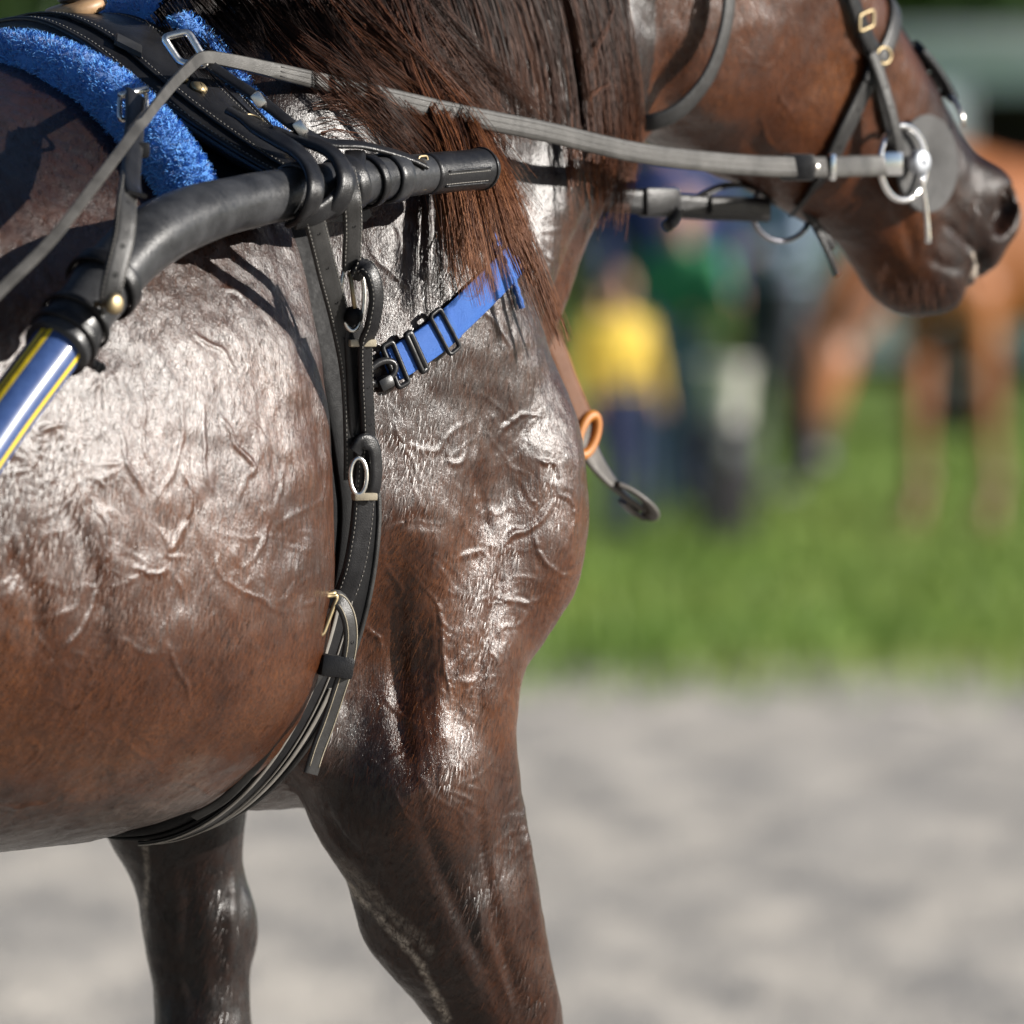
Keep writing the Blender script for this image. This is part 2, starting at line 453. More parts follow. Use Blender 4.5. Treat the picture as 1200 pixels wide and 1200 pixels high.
# ================================================================== the horse: refine where the camera sees it, raise the veins
def build_mesh_world(vt, fq):
    me = bpy.data.meshes.new('horse_body')
    W = np.stack([vt[:, 0]*CA + vt[:, 1]*SA, vt[:, 0]*SA - vt[:, 1]*CA, vt[:, 2]], 1)
    me.vertices.add(len(W)); me.vertices.foreach_set('co', W.astype(np.float32).ravel())
    me.loops.add(fq.size); me.loops.foreach_set('vertex_index', fq.astype(np.int32).ravel())
    me.polygons.add(len(fq)); me.polygons.foreach_set('loop_start', np.arange(0, fq.size, 4, dtype=np.int32))
    me.update(calc_edges=True)
    return me
hme = build_mesh_world(vt, fq)
def in_view(co, margin):
    d = co - np.array(CAM); yy = d[:, 1]*CP - d[:, 2]*SP; zz = d[:, 1]*SP + d[:, 2]*CP
    px = 600 + d[:, 0]/yy*1e4; py = 600 - zz/yy*1e4
    return px, py, (px > -margin) & (px < 1200+margin) & (py > -margin) & (py < 1200+margin)
def refine(me, lim):
    bm = bmesh.new(); bm.from_mesh(me); bm.faces.ensure_lookup_table()
    cen = np.array([f.calc_center_median() for f in bm.faces]); nor = np.array([f.normal for f in bm.faces])
    _, _, ok = in_view(cen, 25)
    d = cen-np.array(CAM); d /= np.linalg.norm(d, axis=1)[:, None]
    ok &= (nor*d).sum(1) < lim
    ed = set()
    for i in np.nonzero(ok)[0]: ed.update(bm.faces[i].edges)
    bmesh.ops.subdivide_edges(bm, edges=list(ed), cuts=1, use_grid_fill=True)
    bm.to_mesh(me); bm.free()
    n = len(me.vertices); co = np.empty(n*3, np.float32); me.vertices.foreach_get('co', co); co = co.reshape(-1, 3).astype(float)
    e = np.empty(len(me.edges)*2, np.int32); me.edges.foreach_get('vertices', e); e = e.reshape(-1, 2)
    cnt = np.maximum(np.bincount(e.ravel(), minlength=n), 1)[:, None]
    for _ in range(2):
        for l in (.5, -.49):
            s = np.stack([np.bincount(e[:, 0], co[e[:, 1], k], n)+np.bincount(e[:, 1], co[e[:, 0], k], n) for k in range(3)], 1)
            co = co + l*(s/cnt-co)
    me.vertices.foreach_set('co', co.astype(np.float32).ravel()); me.update()
refine(hme, .2); refine(hme, .08)
print('refined', time.time()-T0, len(hme.vertices), len(hme.polygons))
bmt = bmesh.new(); bmt.from_mesh(hme); BVH = BVHTree.FromBMesh(bmt); bmt.free()
def hit(px, py):
    r = BVH.ray_cast(CAM, ray(px, py))
    return (r[0], r[1]) if r[0] is not None else None
def S(px, py, off=0.0):
    """point on the horse's skin under this pixel, lifted by off; returns (point, normal)"""
    h_ = hit(px, py)
    if h_ is None:
        q = BVH.find_nearest(P(px, py, .1)); h_ = (q[0], q[1])
    return h_[0] + h_[1]*off, h_[1]
def near(p, off=0.0):
    q = BVH.find_nearest(Vector(p)); return q[0] + q[1]*off, q[1]

z8 = lambda L: [(x/3, 300+y/3) for x, y in L]
z5 = lambda L: [(x/2.857, 600+y/2.857) for x, y in L]
z6 = lambda L: [(400+x/2.727, 420+y/2.727) for x, y in L]
VEINS = [(z6(L), h_) for L, h_ in [
    ([(500,640),(520,590),(545,560),(600,545),(655,490),(690,440)], 1.7), ([(605,560),(640,630),(690,685),(745,690),(780,665)], 1.2),
    ([(500,255),(535,205),(570,175),(640,185)], 1.5), ([(590,310),(640,325),(690,345),(705,420)], 1.1), ([(690,430),(730,450),(750,510),(745,560)], 1.1),
    ([(360,650),(390,630),(450,610),(475,640)], 1.1), ([(190,660),(250,720),(310,800),(320,890),(325,980),(345,1040),(350,1200)], 1.1),
    ([(200,760),(240,880),(320,895)], .9), ([(345,1030),(400,1040),(440,1020),(470,960)], .9), ([(480,760),(540,770),(610,780),(660,740)], 1.0),
    ([(110,630),(150,560),(190,530),(260,520),(330,535)], 1.0), ([(215,310),(235,450),(200,530)], .7), ([(300,240),(330,270),(340,330),(385,335),(400,260)], .9),
    ([(230,285),(300,300),(330,260),(370,225),(405,210)], .9), ([(410,330),(430,400),(440,480),(470,600),(480,660)], -1.3), ([(120,1060),(200,1150),(260,1180)], .8),
    ([(540,60),(545,130),(560,180)], .8), ([(470,470),(500,500),(540,440)], .7), ([(360,560),(345,620),(365,655)], .8), ([(60,840),(110,890),(135,945)], 1.0)]]
VEINS += [(z8(L), h_) for L, h_ in [
    ([(500,440),(505,560),(500,650),(525,740),(525,830)], 1.1), ([(400,560),(430,640),(440,740),(490,800),(520,870)], 1.0),
    ([(620,440),(640,560),(630,660),(610,750),(570,820),(530,860)], 1.0), ([(640,740),(670,830),(665,920),(630,1000),(600,1050)], 1.2),
    ([(560,960),(590,1030),(600,1060),(660,1060)], 1.0), ([(710,480),(715,640),(720,760),(750,820),(760,880)], 1.0),
    ([(730,510),(800,600),(840,680),(890,750),(860,790),(830,880)], 1.1), ([(660,230),(700,290),(780,330),(850,440)], .9), ([(780,120),(830,120),(870,165)], .9),
    ([(450,1080),(540,1120),(600,1090)], 1.2), ([(320,870),(370,930),(380,1000),(365,1100),(370,1200)], 1.2),
    ([(0,770),(100,750),(130,700),(140,620),(200,590),(300,600),(350,630)], 1.2), ([(260,640),(290,700)], .8), ([(950,920),(925,1010),(900,1080)], .8),
    ([(50,970),(70,1050),(50,1130),(0,1160)], 1.2), ([(880,560),(930,640),(950,720)], .6), ([(360,350),(365,450),(375,560)], .9), ([(1000,700),(990,820),(960,900)], .6)]]
VEINS += [(z5(L), h_) for L, h_ in [
    ([(550,60),(575,130),(600,80),(640,10)], 1.2), ([(440,175),(510,210)], 1.2), ([(550,430),(580,500),(610,560),(640,640),(645,680)], 1.4),
    ([(330,40),(350,160),(320,300),(270,400),(200,470),(100,560),(0,640)], 1.1), ([(220,470),(300,490),(310,560),(280,640),(200,760),(170,830)], 1.0),
    ([(60,70),(70,170),(50,260),(0,330)], 1.3), ([(380,440),(330,520),(310,560)], .8), ([(0,990),(120,985),(200,950)], 1.2), ([(500,540),(480,600),(450,660)], .9),
    ([(90,760),(130,790),(110,830),(40,870)], .8), ([(370,760),(350,800),(300,860)], .7), ([(890,30),(870,120),(850,240)], .7), ([(560,170),(610,250),(620,330)], .7)]]
VEINS += [(L, .9) for L in ([(655,290),(668,310),(664,345),(680,370)], [(615,270),(640,300),(664,320)], [(690,250),(680,290),(668,310)], [(640,350),(650,390),(646,420)],
          [(430,290),(470,330),(500,340)], [(455,250),(470,280),(468,330)], [(560,360),(590,390),(600,430)], [(540,1010),(560,1060),(570,1130)], [(590,1000),(580,1060),(600,1150)],
          [(450,900),(480,960),(520,970),(560,990)], [(930,80),(915,110),(930,140)], [(890,130),(900,165),(925,190)])]
# fine branching network between the traced veins
def grow(x, y, a, n_, h_, box, depth=0):
    L = []
    for k_ in range(n_):
        L.append((x, y)); st_ = random.uniform(8, 13); x += st_*math.cos(a); y += st_*math.sin(a); a += random.gauss(0, .28)
        if not (box[0] < x < box[2] and box[1] < y < box[3]): break
        if depth < 2 and random.random() < .16: grow(x, y, a+random.choice((-1, 1))*random.uniform(.5, 1.0), int(n_*.55), h_*.8, box, depth+1)
    if len(L) > 2: VEINS.append((L, h_))
for (box, cnt_, a0_) in (((5, 400, 385, 960), 18, 1.7), ((440, 430, 688, 850), 18, 1.5), ((420, 860, 640, 1190), 12, 1.3), ((600, 235, 715, 410), 6, 1.9), ((850, 20, 1010, 190), 4, 1.2)):
    for _ in range(cnt_): grow(random.uniform(box[0], box[2]), random.uniform(box[1], box[1]+.75*(box[3]-box[1])), random.gauss(a0_, .5), random.randint(12, 26), random.choice((.3, .4, .55)), box)
from mathutils.kdtree import KDTree
samples = []; sh = []
for L, h_ in VEINS:
    n_ = max(6, int(sum(math.dist(a, b) for a, b in zip(L[:-1], L[1:]))/2.2))
    q = spline(L, n_)
    for i, (x, y) in enumerate(q):
        jx = noise.noise((x*.05, y*.05, 3.1))*3.5; jy = noise.noise((x*.05, y*.05, 9.4))*3.5
        r_ = hit(x+jx, y+jy)
        if r_ is None: continue
        t = i/(n_-1); e_ = min(1, t/.3, (1-t)/.4)
        samples.append(r_[0]); sh.append((h_*(.1+.9*e_)*(.8+.4*noise.noise((x*.04, y*.04, 5))), .0020+.0006*abs(h_)))
kd = KDTree(len(samples))
for i, p in enumerate(samples): kd.insert(p, i)
kd.balance()
# wider muscle grooves (negative) and swellings (positive): depth in m, half width in m
GROOVES = [([(470, 680), (467, 740), (468, 800), (474, 870), (486, 930)], -.0045, .010), ([(560, 930), (566, 990), (578, 1060), (596, 1130), (612, 1200)], -.0050, .0085), ([(486, 930), (505, 990), (535, 1060), (572, 1140), (600, 1200)], -.0045, .009),
           ([(380, 950), (400, 985), (432, 1008), (446, 985)], -.0045, .007), ([(596, 640), (584, 700), (566, 770), (556, 840)], -.0035, .010), ([(560, 540), (566, 590), (576, 640)], -.0035, .008),
           ([(520, 700), (515, 780), (520, 860), (530, 920)], .0030, .012), ([(612, 950), (622, 1030), (636, 1110)], .0030, .009), ([(60, 560), (90, 620), (118, 700), (110, 780), (60, 860)], -.0035, .012), ([(0, 640), (40, 700), (50, 780)], -.003, .012),
           ([(440, 650), (470, 615), (520, 610)], -.002, .008), ([(215, 1000), (222, 1060), (225, 1130), (228, 1200)], -.004, .009), ([(275, 1010), (270, 1080), (268, 1150)], .003, .008), ([(870, 160), (900, 185), (930, 190)], -.003, .009), ([(1040, 235), (1065, 270), (1070, 310)], -.0025, .008), ([(1100, 255), (1125, 275), (1148, 300)], -.003, .005), ([(1085, 300), (1110, 312), (1130, 316)], -.002, .006)]
gs = []; gh = []
for L, h_, w__ in GROOVES:
    q = spline(L, 40)
    for i, (x, y) in enumerate(q):
        r_ = hit(x, y)
        if r_ is not None: gs.append(r_[0]); e_ = min(1, i/10, (39-i)/10); gh.append((h_*e_, w__))
kdg = KDTree(len(gs))
for i, p in enumerate(gs): kdg.insert(p, i)
kdg.balance()
n = len(hme.vertices); co = np.empty(n*3, np.float32); hme.vertices.foreach_get('co', co); co = co.reshape(-1, 3).astype(float)
no = np.empty(n*3, np.float32); hme.vertices.foreach_get('normal', no) if False else hme.vertex_normals.foreach_get('vector', no)
no = no.reshape(-1, 3).astype(float)
px_, py_, vis = in_view(co, 30)
dcam = co-np.array(CAM); vis &= (no*dcam).sum(1) < .25*7.7
disp = np.zeros(n)
for i in np.nonzero(vis)[0]:
    c_ = co[i]; v_ = Vector(c_)
    d = noise.noise(v_*18)*.0022 + noise.noise(v_*45+Vector((7, 1, 3)))*.0009 + noise.noise(Vector((c_[0]*130, c_[1]*130, c_[2]*55)))*.00045
    _, k_, dist = kd.find(v_)
    if dist < .014:
        h_, sg = sh[k_]
        d += h_*.00145*(math.exp(-(dist/sg)**2) - .16*math.exp(-((dist-2.1*sg)/(1.1*sg))**2))
    _, k2, dg_ = kdg.find(v_)
    if dg_ < .03: d += gh[k2][0]*math.exp(-(dg_/gh[k2][1])**2)
    disp[i] = d
co += no*disp[:, None]
hme.vertices.foreach_set('co', co.astype(np.float32).ravel())
# coat tone with some painted shade (0 brown .. 1 black) and dried-sweat mask, painted in body space
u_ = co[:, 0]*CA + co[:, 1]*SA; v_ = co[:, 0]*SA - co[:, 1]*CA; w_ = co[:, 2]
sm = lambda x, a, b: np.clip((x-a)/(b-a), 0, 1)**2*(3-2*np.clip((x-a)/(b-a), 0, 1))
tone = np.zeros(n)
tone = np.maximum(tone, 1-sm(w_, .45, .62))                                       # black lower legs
tone = np.maximum(tone, .75*(1-sm(np.hypot((px_-420)/60, (py_-930)/130), .5, 1.3))*(u_ > .02))      # inner arm, the armpit's shade painted dark
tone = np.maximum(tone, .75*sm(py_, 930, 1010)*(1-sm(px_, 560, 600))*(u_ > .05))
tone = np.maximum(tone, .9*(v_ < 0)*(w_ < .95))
tone = np.maximum(tone, .85*sm(w_, 1.33, 1.45)*(u_ < .62))                         # dark top line and neck, deepened to paint in the mane's shade
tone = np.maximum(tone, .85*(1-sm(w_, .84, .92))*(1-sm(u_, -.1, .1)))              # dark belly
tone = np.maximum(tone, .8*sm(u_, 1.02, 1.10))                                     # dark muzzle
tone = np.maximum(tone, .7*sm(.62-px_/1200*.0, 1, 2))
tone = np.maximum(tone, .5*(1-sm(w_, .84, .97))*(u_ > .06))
tone = np.maximum(tone, .62*sm(w_+.06*np.sin(u_*9), 1.10, 1.32)*(u_ < .45))  # upper body painted darker so the sheen there reads silver
foam = np.zeros(n)
def paint(L, r, arr, val=1.0):
    q = spline(L, 60)
    kdp = KDTree(60)
    for i, (x, y) in enumerate(q): kdp.insert((x, y, 0), i)
    kdp.balance()
    sel = np.nonzero(vis & (px_ > min(x for x, _ in L)-3*r) & (px_ < max(x for x, _ in L)+3*r) & (py_ > min(y for _, y in L)-3*r) & (py_ < max(y for _, y in L)+3*r))[0]
    for i in sel:
        d = kdp.find((px_[i], py_[i], 0))[2]
        d += noise.noise((px_[i]*.09, py_[i]*.09, 1.7))*r*.55
        arr[i] = max(arr[i], val*min(1, max(0, 1.3-d/r)))
paint([(372, 985), (396, 1022), (424, 1056), (452, 1084), (476, 1108), (494, 1132), (508, 1160), (524, 1192)], 5, foam, .75)
paint([(400, 1010), (440, 1055), (470, 1082), (500, 1110)], 9, foam, .22)
paint([(170, 990), (172, 1040), (169, 1090), (174, 1140), (176, 1200)], 4, foam, .55)
paint([(1141, 298), (1144, 308), (1140, 322)], 3, foam, .8)
paint([(210, 950), (160, 960), (110, 962)], 14, foam, .12); paint([(230, 900), (205, 940), (150, 955)], 20, foam, .10)
wetness = 1-.6*sm(u_, .68, .80)-.22*sm(u_, .95, 1.05)-.35*(1-sm(w_, .80, .95))
for nm, arr in (('tone', tone), ('foam', foam), ('wet', wetness)):
    at = hme.attributes.new(nm, 'FLOAT', 'POINT'); at.data.foreach_set('value', arr.astype(np.float32))
hme.polygons.foreach_set('use_smooth', np.ones(len(hme.polygons), bool)); hme.update()
print('veins', time.time()-T0)

def coat_material():
    m = NT('wet_bay_coat'); p = m.geo()
    tn = m.n('Attribute', attribute_name='tone').outputs['Fac']; fo = m.n('Attribute', attribute_name='foam').outputs['Fac']
    n1 = m.noise(9, 6, .6, p); n2 = m.noise(70, 4, .6, p); n3 = m.noise(190, 3, .6, p, .6)
    def streak(sc, det, dist=0):
        mp = m.n('Mapping'); mp.inputs['Scale'].default_value = sc; m.l(p, mp.inputs['Vector']); return m.noise(1, det, .6, mp.outputs[0], dist)
    st = streak((760, 760, 62), 3, .5)             # lie of the hair
    gl = streak((620, 620, 300), 3, .2)             # wet tufts, the size of a glint
    brown = m.ramp(n1, [(.28, (.036, .0085, .0016)), (.5, (.084, .0225, .0040)), (.75, (.14, .043, .0075))]).outputs[0]
    brown = m.mix(m.ramp(st, [(.34, (0, 0, 0)), (.66, (.85, .85, .85))]).outputs[0], brown, (.013, .0045, .0022))
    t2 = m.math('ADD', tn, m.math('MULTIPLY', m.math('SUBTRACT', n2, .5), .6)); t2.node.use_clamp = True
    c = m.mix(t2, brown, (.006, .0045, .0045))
    f2 = m.math('MULTIPLY', fo, m.ramp(n3, [(.35, (.1, .1, .1)), (.6, (1, 1, 1))]).outputs[0])
    c = m.mix(f2, c, (.55, .48, .40))
    m.l(c, m.b.inputs['Base Color'])
    m.set(Roughness=.44, Specular_IOR_Level=.15)
    wet = m.ramp(m.math('ADD', m.math('MULTIPLY', n2, .5), m.math('MULTIPLY', n1, .5)), [(.35, (.7, .7, .7)), (.58, (1, 1, 1))]).outputs[0]
    m.l(m.math('MULTIPLY', m.math('MULTIPLY', wet, m.n('Attribute', attribute_name='wet').outputs['Fac']), m.math('SUBTRACT', .88, m.math('MULTIPLY', f2, .7))), m.b.inputs['Coat Weight'])
    rr = m.math('MULTIPLY_ADD', n2, .20); rr.node.inputs[2].default_value = .16
    m.l(rr, m.b.inputs['Coat Roughness'])
    h1 = m.math('ADD', m.math('ADD', m.math('MULTIPLY', st, .7), m.math('MULTIPLY', n2, .6)), m.math('MULTIPLY', n3, .4))
    b1 = m.bump(h1, .4, .0011)
    b2 = m.bump(m.math('ADD', gl, m.math('MULTIPLY', st, .35)), .55, .00095, b1)
    m.l(b1, m.b.inputs['Normal']); m.l(b2, m.b.inputs['Coat Normal'])
    m.set(Coat_IOR=1.47)
    return m.m
COAT = coat_material()
hme.materials.append(COAT)
horse = bpy.data.objects.new('horse', hme); link(horse)
tag(horse, 'wet dark bay harness horse with raised veins, seen from behind its shoulder', 'horse')
# ================================================================== ground
def ground_material():
    m = NT('track_gravel'); p = m.geo()
    n1 = m.noise(1.3, 6, .6, p); n2 = m.noise(40, 5, .7, p); n3 = m.noise(5, 4, .6, p)
    c = m.ramp(n1, [(.3, (.33, .315, .30)), (.5, (.46, .42, .365)), (.7, (.54, .49, .42))]).outputs[0]
    c = m.mix(m.ramp(n3, [(.35, (0, 0, 0)), (.62, (.8, .8, .8))]).outputs[0], c, (.52, .48, .42))
    v = m.n('TexVoronoi'); v.inputs['Scale'].default_value = 45; m.l(p, v.inputs['Vector'])
    c = m.mix(.3, c, m.ramp(n2, [(.3, (.20, .19, .19)), (.7, (.55, .51, .45))]).outputs[0])
    m.l(c, m.b.inputs['Base Color']); m.set(Roughness=.9, Specular_IOR_Level=.2)
    m.l(m.bump(m.math('ADD', n2, v.outputs['Distance']), .6, .01), m.b.inputs['Normal'])
    return m.m
def grass_ground_material():
    m = NT('turf'); p = m.geo()
    n1 = m.noise(.5, 5, .6, p); n2 = m.noise(30, 4, .6, p)
    c = m.ramp(n1, [(.3, (.11, .19, .028)), (.5, (.16, .24, .038)), (.72, (.23, .29, .06))]).outputs[0]
    c = m.mix(m.math('MULTIPLY', n2, .4), c, (.03, .06, .012))
    m.l(c, m.b.inputs['Base Color']); m.set(Roughness=.85, Specular_IOR_Level=.2)
    m.l(m.bump(n2, .5, .02), m.b.inputs['Normal'])
    return m.m
GRAVEL = ground_material(); TURF = grass_ground_material()
def sheet(name, x0, x1, y0, y1, z, nx, ny, fz, mat):
    X = np.linspace(x0, x1, nx); Y = np.linspace(y0, y1, ny)
    vs_ = [(x, y, z+fz(x, y)) for y in Y for x in X]
    fs = [(j*nx+i, j*nx+i+1, (j+1)*nx+i+1, (j+1)*nx+i) for j in range(ny-1) for i in range(nx-1)]
    return mesh_obj(name, vs_, fs, mat)
GY = 17.6     # where the track ends and the grass begins
o = mesh_obj('ground', [(-700, -60, -.09), (700, -60, -.09), (700, 1500, -.09), (-700, 1500, -.09)], [(0, 1, 2, 3)], TURF)
tag(o, kind='structure')
def fz_track(x, y):
    e = min(1, max(0, (x+2.0)/.6), max(0, (3.2-x)/.6)) if True else 1
    far = min(1, max(0, (y-3)/2))
    return (noise.noise((x*1.4, y*.9, .3))*.012 + noise.noise((x*4.5, y*2.2, 2.2))*.020 + abs(noise.noise((x*11, y*7, 5.2)))*.013)*far*e
o = sheet('track', -2.6, 3.8, 2.5, GY+.6, -.014, 170, 300, fz_track, GRAVEL); tag(o, kind='structure')
for nm, x0, x1, y0, y1 in (('track', -60, -2.6, -40, GY+.4), ('track', 3.8, 60, -40, GY+.4), ('track', -2.6, 3.8, -40, 2.5)):
    o = sheet(nm, x0, x1, y0, y1, -.014, 2, 2, lambda x, y: 0, GRAVEL); tag(o, kind='structure')
def fz_grass(x, y):
    return noise.noise((x*.7, y*.5, 8))*.03 + noise.noise((x*2.2, y*1.4, 3))*.02
o = sheet('grass_field', -7, 9, GY+.4, 60, .0, 90, 180, fz_grass, TURF); tag(o, kind='structure')
# grass blades over the strip of turf that shows
def grass_blades():
    m = NT('grass_blade'); oi = m.n('Attribute', attribute_name='g').outputs['Fac']
    m.l(m.ramp(oi, [(0, (.10, .20, .024)), (.6, (.19, .28, .042)), (1, (.30, .34, .09))]).outputs[0], m.b.inputs['Base Color'])
    m.set(Roughness=.55, Specular_IOR_Level=.3)
    V = []; Fc = []; G = []
    for i in range(32000):
        y = GY - 2.2 + 24*random.random()**1.5; hw = (y+7.7)*.066
        x = CAM.x + random.uniform(-1, 1)*hw*1.15
        if y < GY+.4 and random.random() > ((y-GY+2.2)/2.6)**1.6: continue
        z = fz_grass(x, y)-.01 if y > GY+.4 else -.02
        hh = random.uniform(.04, .13); a = random.uniform(0, 6.28); w_ = random.uniform(.003, .007); dx, dy = random.gauss(0, .025), random.gauss(0, .025)
        k = len(V); c_, s_ = math.cos(a)*w_, math.sin(a)*w_
        V += [(x-c_, y-s_, z), (x+c_, y+s_, z), (x+dx*.4+c_*.7, y+dy*.4+s_*.7, z+hh*.6), (x+dx*.4-c_*.7, y+dy*.4-s_*.7, z+hh*.6), (x+dx, y+dy, z+hh)]
        Fc += [(k, k+1, k+2, k+3), (k+3, k+2, k+4)]
        g = min(1, max(0, .45+.5*noise.noise((x*.8, y*.5, 4))+random.gauss(0, .15))); G += [g]*5
    o = mesh_obj('grass', V, Fc, m.m, smooth=False)
    at = o.data.attributes.new('g', 'FLOAT', 'POINT'); at.data.foreach_set('value', np.array(G, np.float32))
    tag(o, 'short green grass along the edge of the track', 'grass', kind='stuff')
grass_blades()

# ================================================================== figures and things behind
def plain(name, col, rough=.7, spec=.3, var=.25, scale=14):
    m = NT(name); p = m.obj(); n1 = m.noise(scale, 5, .6, p)
    dk = tuple(c*(1-var) for c in col); lt = tuple(min(1, c*(1+var)) for c in col)
    m.l(m.ramp(n1, [(.3, dk), (.7, lt)]).outputs[0], m.b.inputs['Base Color'])
    m.set(Roughness=rough, Specular_IOR_Level=spec); m.l(m.bump(n1, .2, .01), m.b.inputs['Normal'])
    return m.m
SKIN = plain('skin', (.50, .27, .18), .5, .4, .1); HAIRM = plain('brown_hair', (.06, .035, .02), .5); SHOE = plain('dark_shoe', (.03, .03, .035), .5)
def person(name, loc, height, face, jacket, trousers, hair, label, arms, sleeves=None):
    """one continuous body; clothing zones by nearest limb. face = heading in radians; arms = [(elbow, hand)] for right, left in body units"""
    k = height/1.75
    pr = []   # (prim, material index, blend)
    hip, sh = .93, 1.42
    def cap(a, b, ra, rb, mi, sv=1): pr.append((sdf_cap(a, b, ra, rb, sv), mi))
    # u forward, v right
    pr.append((sdf_ell((0, 0, 1.24), (.115, .185, .26)), 0)); pr.append((sdf_ell((0, 0, 1.36), (.10, .20, .10)), 0)); pr.append((sdf_ell((0, 0, .95), (.12, .175, .13)), 1))
    cap((0, 0, 1.44), (.015, 0, 1.53), .055, .052, 2)
    pr.append((sdf_ell((.025, 0, 1.635), (.096, .075, .115)), 2)); pr.append((sdf_ell((.115, 0, 1.615), (.02, .013, .022)), 2)); pr.append((sdf_ell((.085, 0, 1.55), (.03, .035, .02)), 2))
    pr.append((sdf_ell((-.015, 0, 1.67), (.098, .085, .10)), 3))
    for s in (1, -1):
        pr.append((sdf_ell((.02, .078*s, 1.63), (.02, .012, .03)), 2))
        el, hd = arms[0 if s > 0 else 1]
        shp = (0, .19*s, 1.39); el = (el[0], el[1]*s, el[2]); hd = (hd[0], hd[1]*s, hd[2])
        cap(shp, el, .058, .045, 0); cap(el, hd, .045, .034, 0)
        d = np.array(hd)-np.array(el); d /= np.linalg.norm(d); q = np.array(hd)+d*.10
        cap(hd, tuple(np.array(hd)+d*.06), .035, .034, 2)
        for f in range(4):
            off = np.array([0, .0, 0]) + np.array([(f-1.5)*.017, 0, 0])
            cap(tuple(np.array(hd)+d*.05+off), tuple(np.array(hd)+d*(.12-.008*abs(f-1.2))+off), .010, .008, 2)
        cap(tuple(np.array(hd)+d*.02), tuple(np.array(hd)+d*.07+np.array([.035, 0, 0])), .012, .009, 2)
        cap((0, .09*s, .92), (.02+.03*s, .10*s, .50), .095, .062, 1); cap((.02+.03*s, .10*s, .50), (.03*s, .10*s, .10), .062, .045, 1)
        cap((.03*s, .10*s, .05), (.14+.03*s, .115*s, .035), .045, .034, 4)
    fd = Field((-.6, -.75, -.02), (.75, .75, 1.80), .0145)
    for (p_, mi) in pr: fd.put(p_, .028 if mi in (0, 1) else .014)
    vt_, fq_ = fd.mesh(); vt_ = relax(vt_, fq_, 2)
    cen = vt_[fq_].mean(1)
    D = np.stack([p_[0](cen[:, 0], cen[:, 1], cen[:, 2]) for p_, _ in pr], 1)
    mi = np.array([q for _, q in pr])[D.argmin(1)]
    face_zone = (mi == 3) & (cen[:, 0] > .055) & (cen[:, 2] < 1.70); mi[face_zone] = 2
    me = bpy.data.meshes.new(name)
    V = np.stack([vt_[:, 0], -vt_[:, 1], vt_[:, 2]], 1)*k
    me.from_pydata(V.tolist(), [], fq_[:, ::-1].tolist() if False else fq_.tolist()); me.update()
    for q in (jacket, trousers, SKIN, hair, SHOE): me.materials.append(q)
    me.polygons.foreach_set('material_index', mi.astype(np.int32)); me.polygons.foreach_set('use_smooth', np.ones(len(me.polygons), bool))
    o = bpy.data.objects.new(name, me); link(o); o.location = loc; o.rotation_euler = (0, 0, face)
    tag(o, label, 'person')
    # collar and hem as clothing pieces
    mb = MB(); torus(mb, Vector((.005, 0, 1.455*k)), (1, 0, 0), (0, 1, 0), .068*k, .072*k, .022*k, 20, 6)
    c = mb.build('collar', jacket); c.parent = o
    mb = MB(); torus(mb, Vector((0, 0, .985*k)), (1, 0, 0), (0, 1, 0), .122*k, .178*k, .016*k, 24, 6)
    c = mb.build('jacket_hem', jacket); c.parent = o
    return o
YEL = plain('yellow_cloth', (.72, .50, .07), .7); NAVY = plain('navy_cloth', (.018, .026, .075), .8); GREEN = plain('green_cloth', (.06, .30, .13), .75)
JEANS = plain('pale_denim', (.20, .29, .40), .85); PALE = plain('pale_blue_shirt', (.32, .40, .52), .8); GREYT = plain('grey_trousers', (.05, .055, .07), .85); BLOND = plain('fair_hair', (.35, .22, .09), .5)
LIL = plain('indigo_cloth', (.035, .05, .16), .8)
relaxed = [((.02, .26, 1.13), (.10, .27, .90)), ((.0, .26, 1.13), (.08, .27, .90))]
bent = [((.05, .27, 1.14), (.27, .20, 1.06)), ((.05, .27, 1.14), (.25, .16, 1.10))]
def at_ground(px, py): g = PG(px, py); return Vector((g.x, g.y, 0))
def at_dist(px, y): return Vector((CAM.x + (px-600)*1e-4*(y-CAM.y), y, 0.02))
person('person', at_dist(722, 26.0), 1.06, R(-60), YEL, NAVY, HAIRM, 'child in a bright yellow jacket and navy trousers standing on the grass', relaxed)
person('person', at_dist(800, 27.4), 1.36, R(-110), GREEN, JEANS, BLOND, 'child in a green jacket and pale jeans on the grass', bent)
person('person', at_dist(775, 29.0), 1.80, R(-80), LIL, NAVY, HAIRM, 'adult in a dark navy coat behind the two children', relaxed)
person('person', at_dist(905, 30.2), 1.74, R(-140), PALE, GREYT, HAIRM, 'adult in a pale blue shirt and grey trousers near the grazing horse', bent)

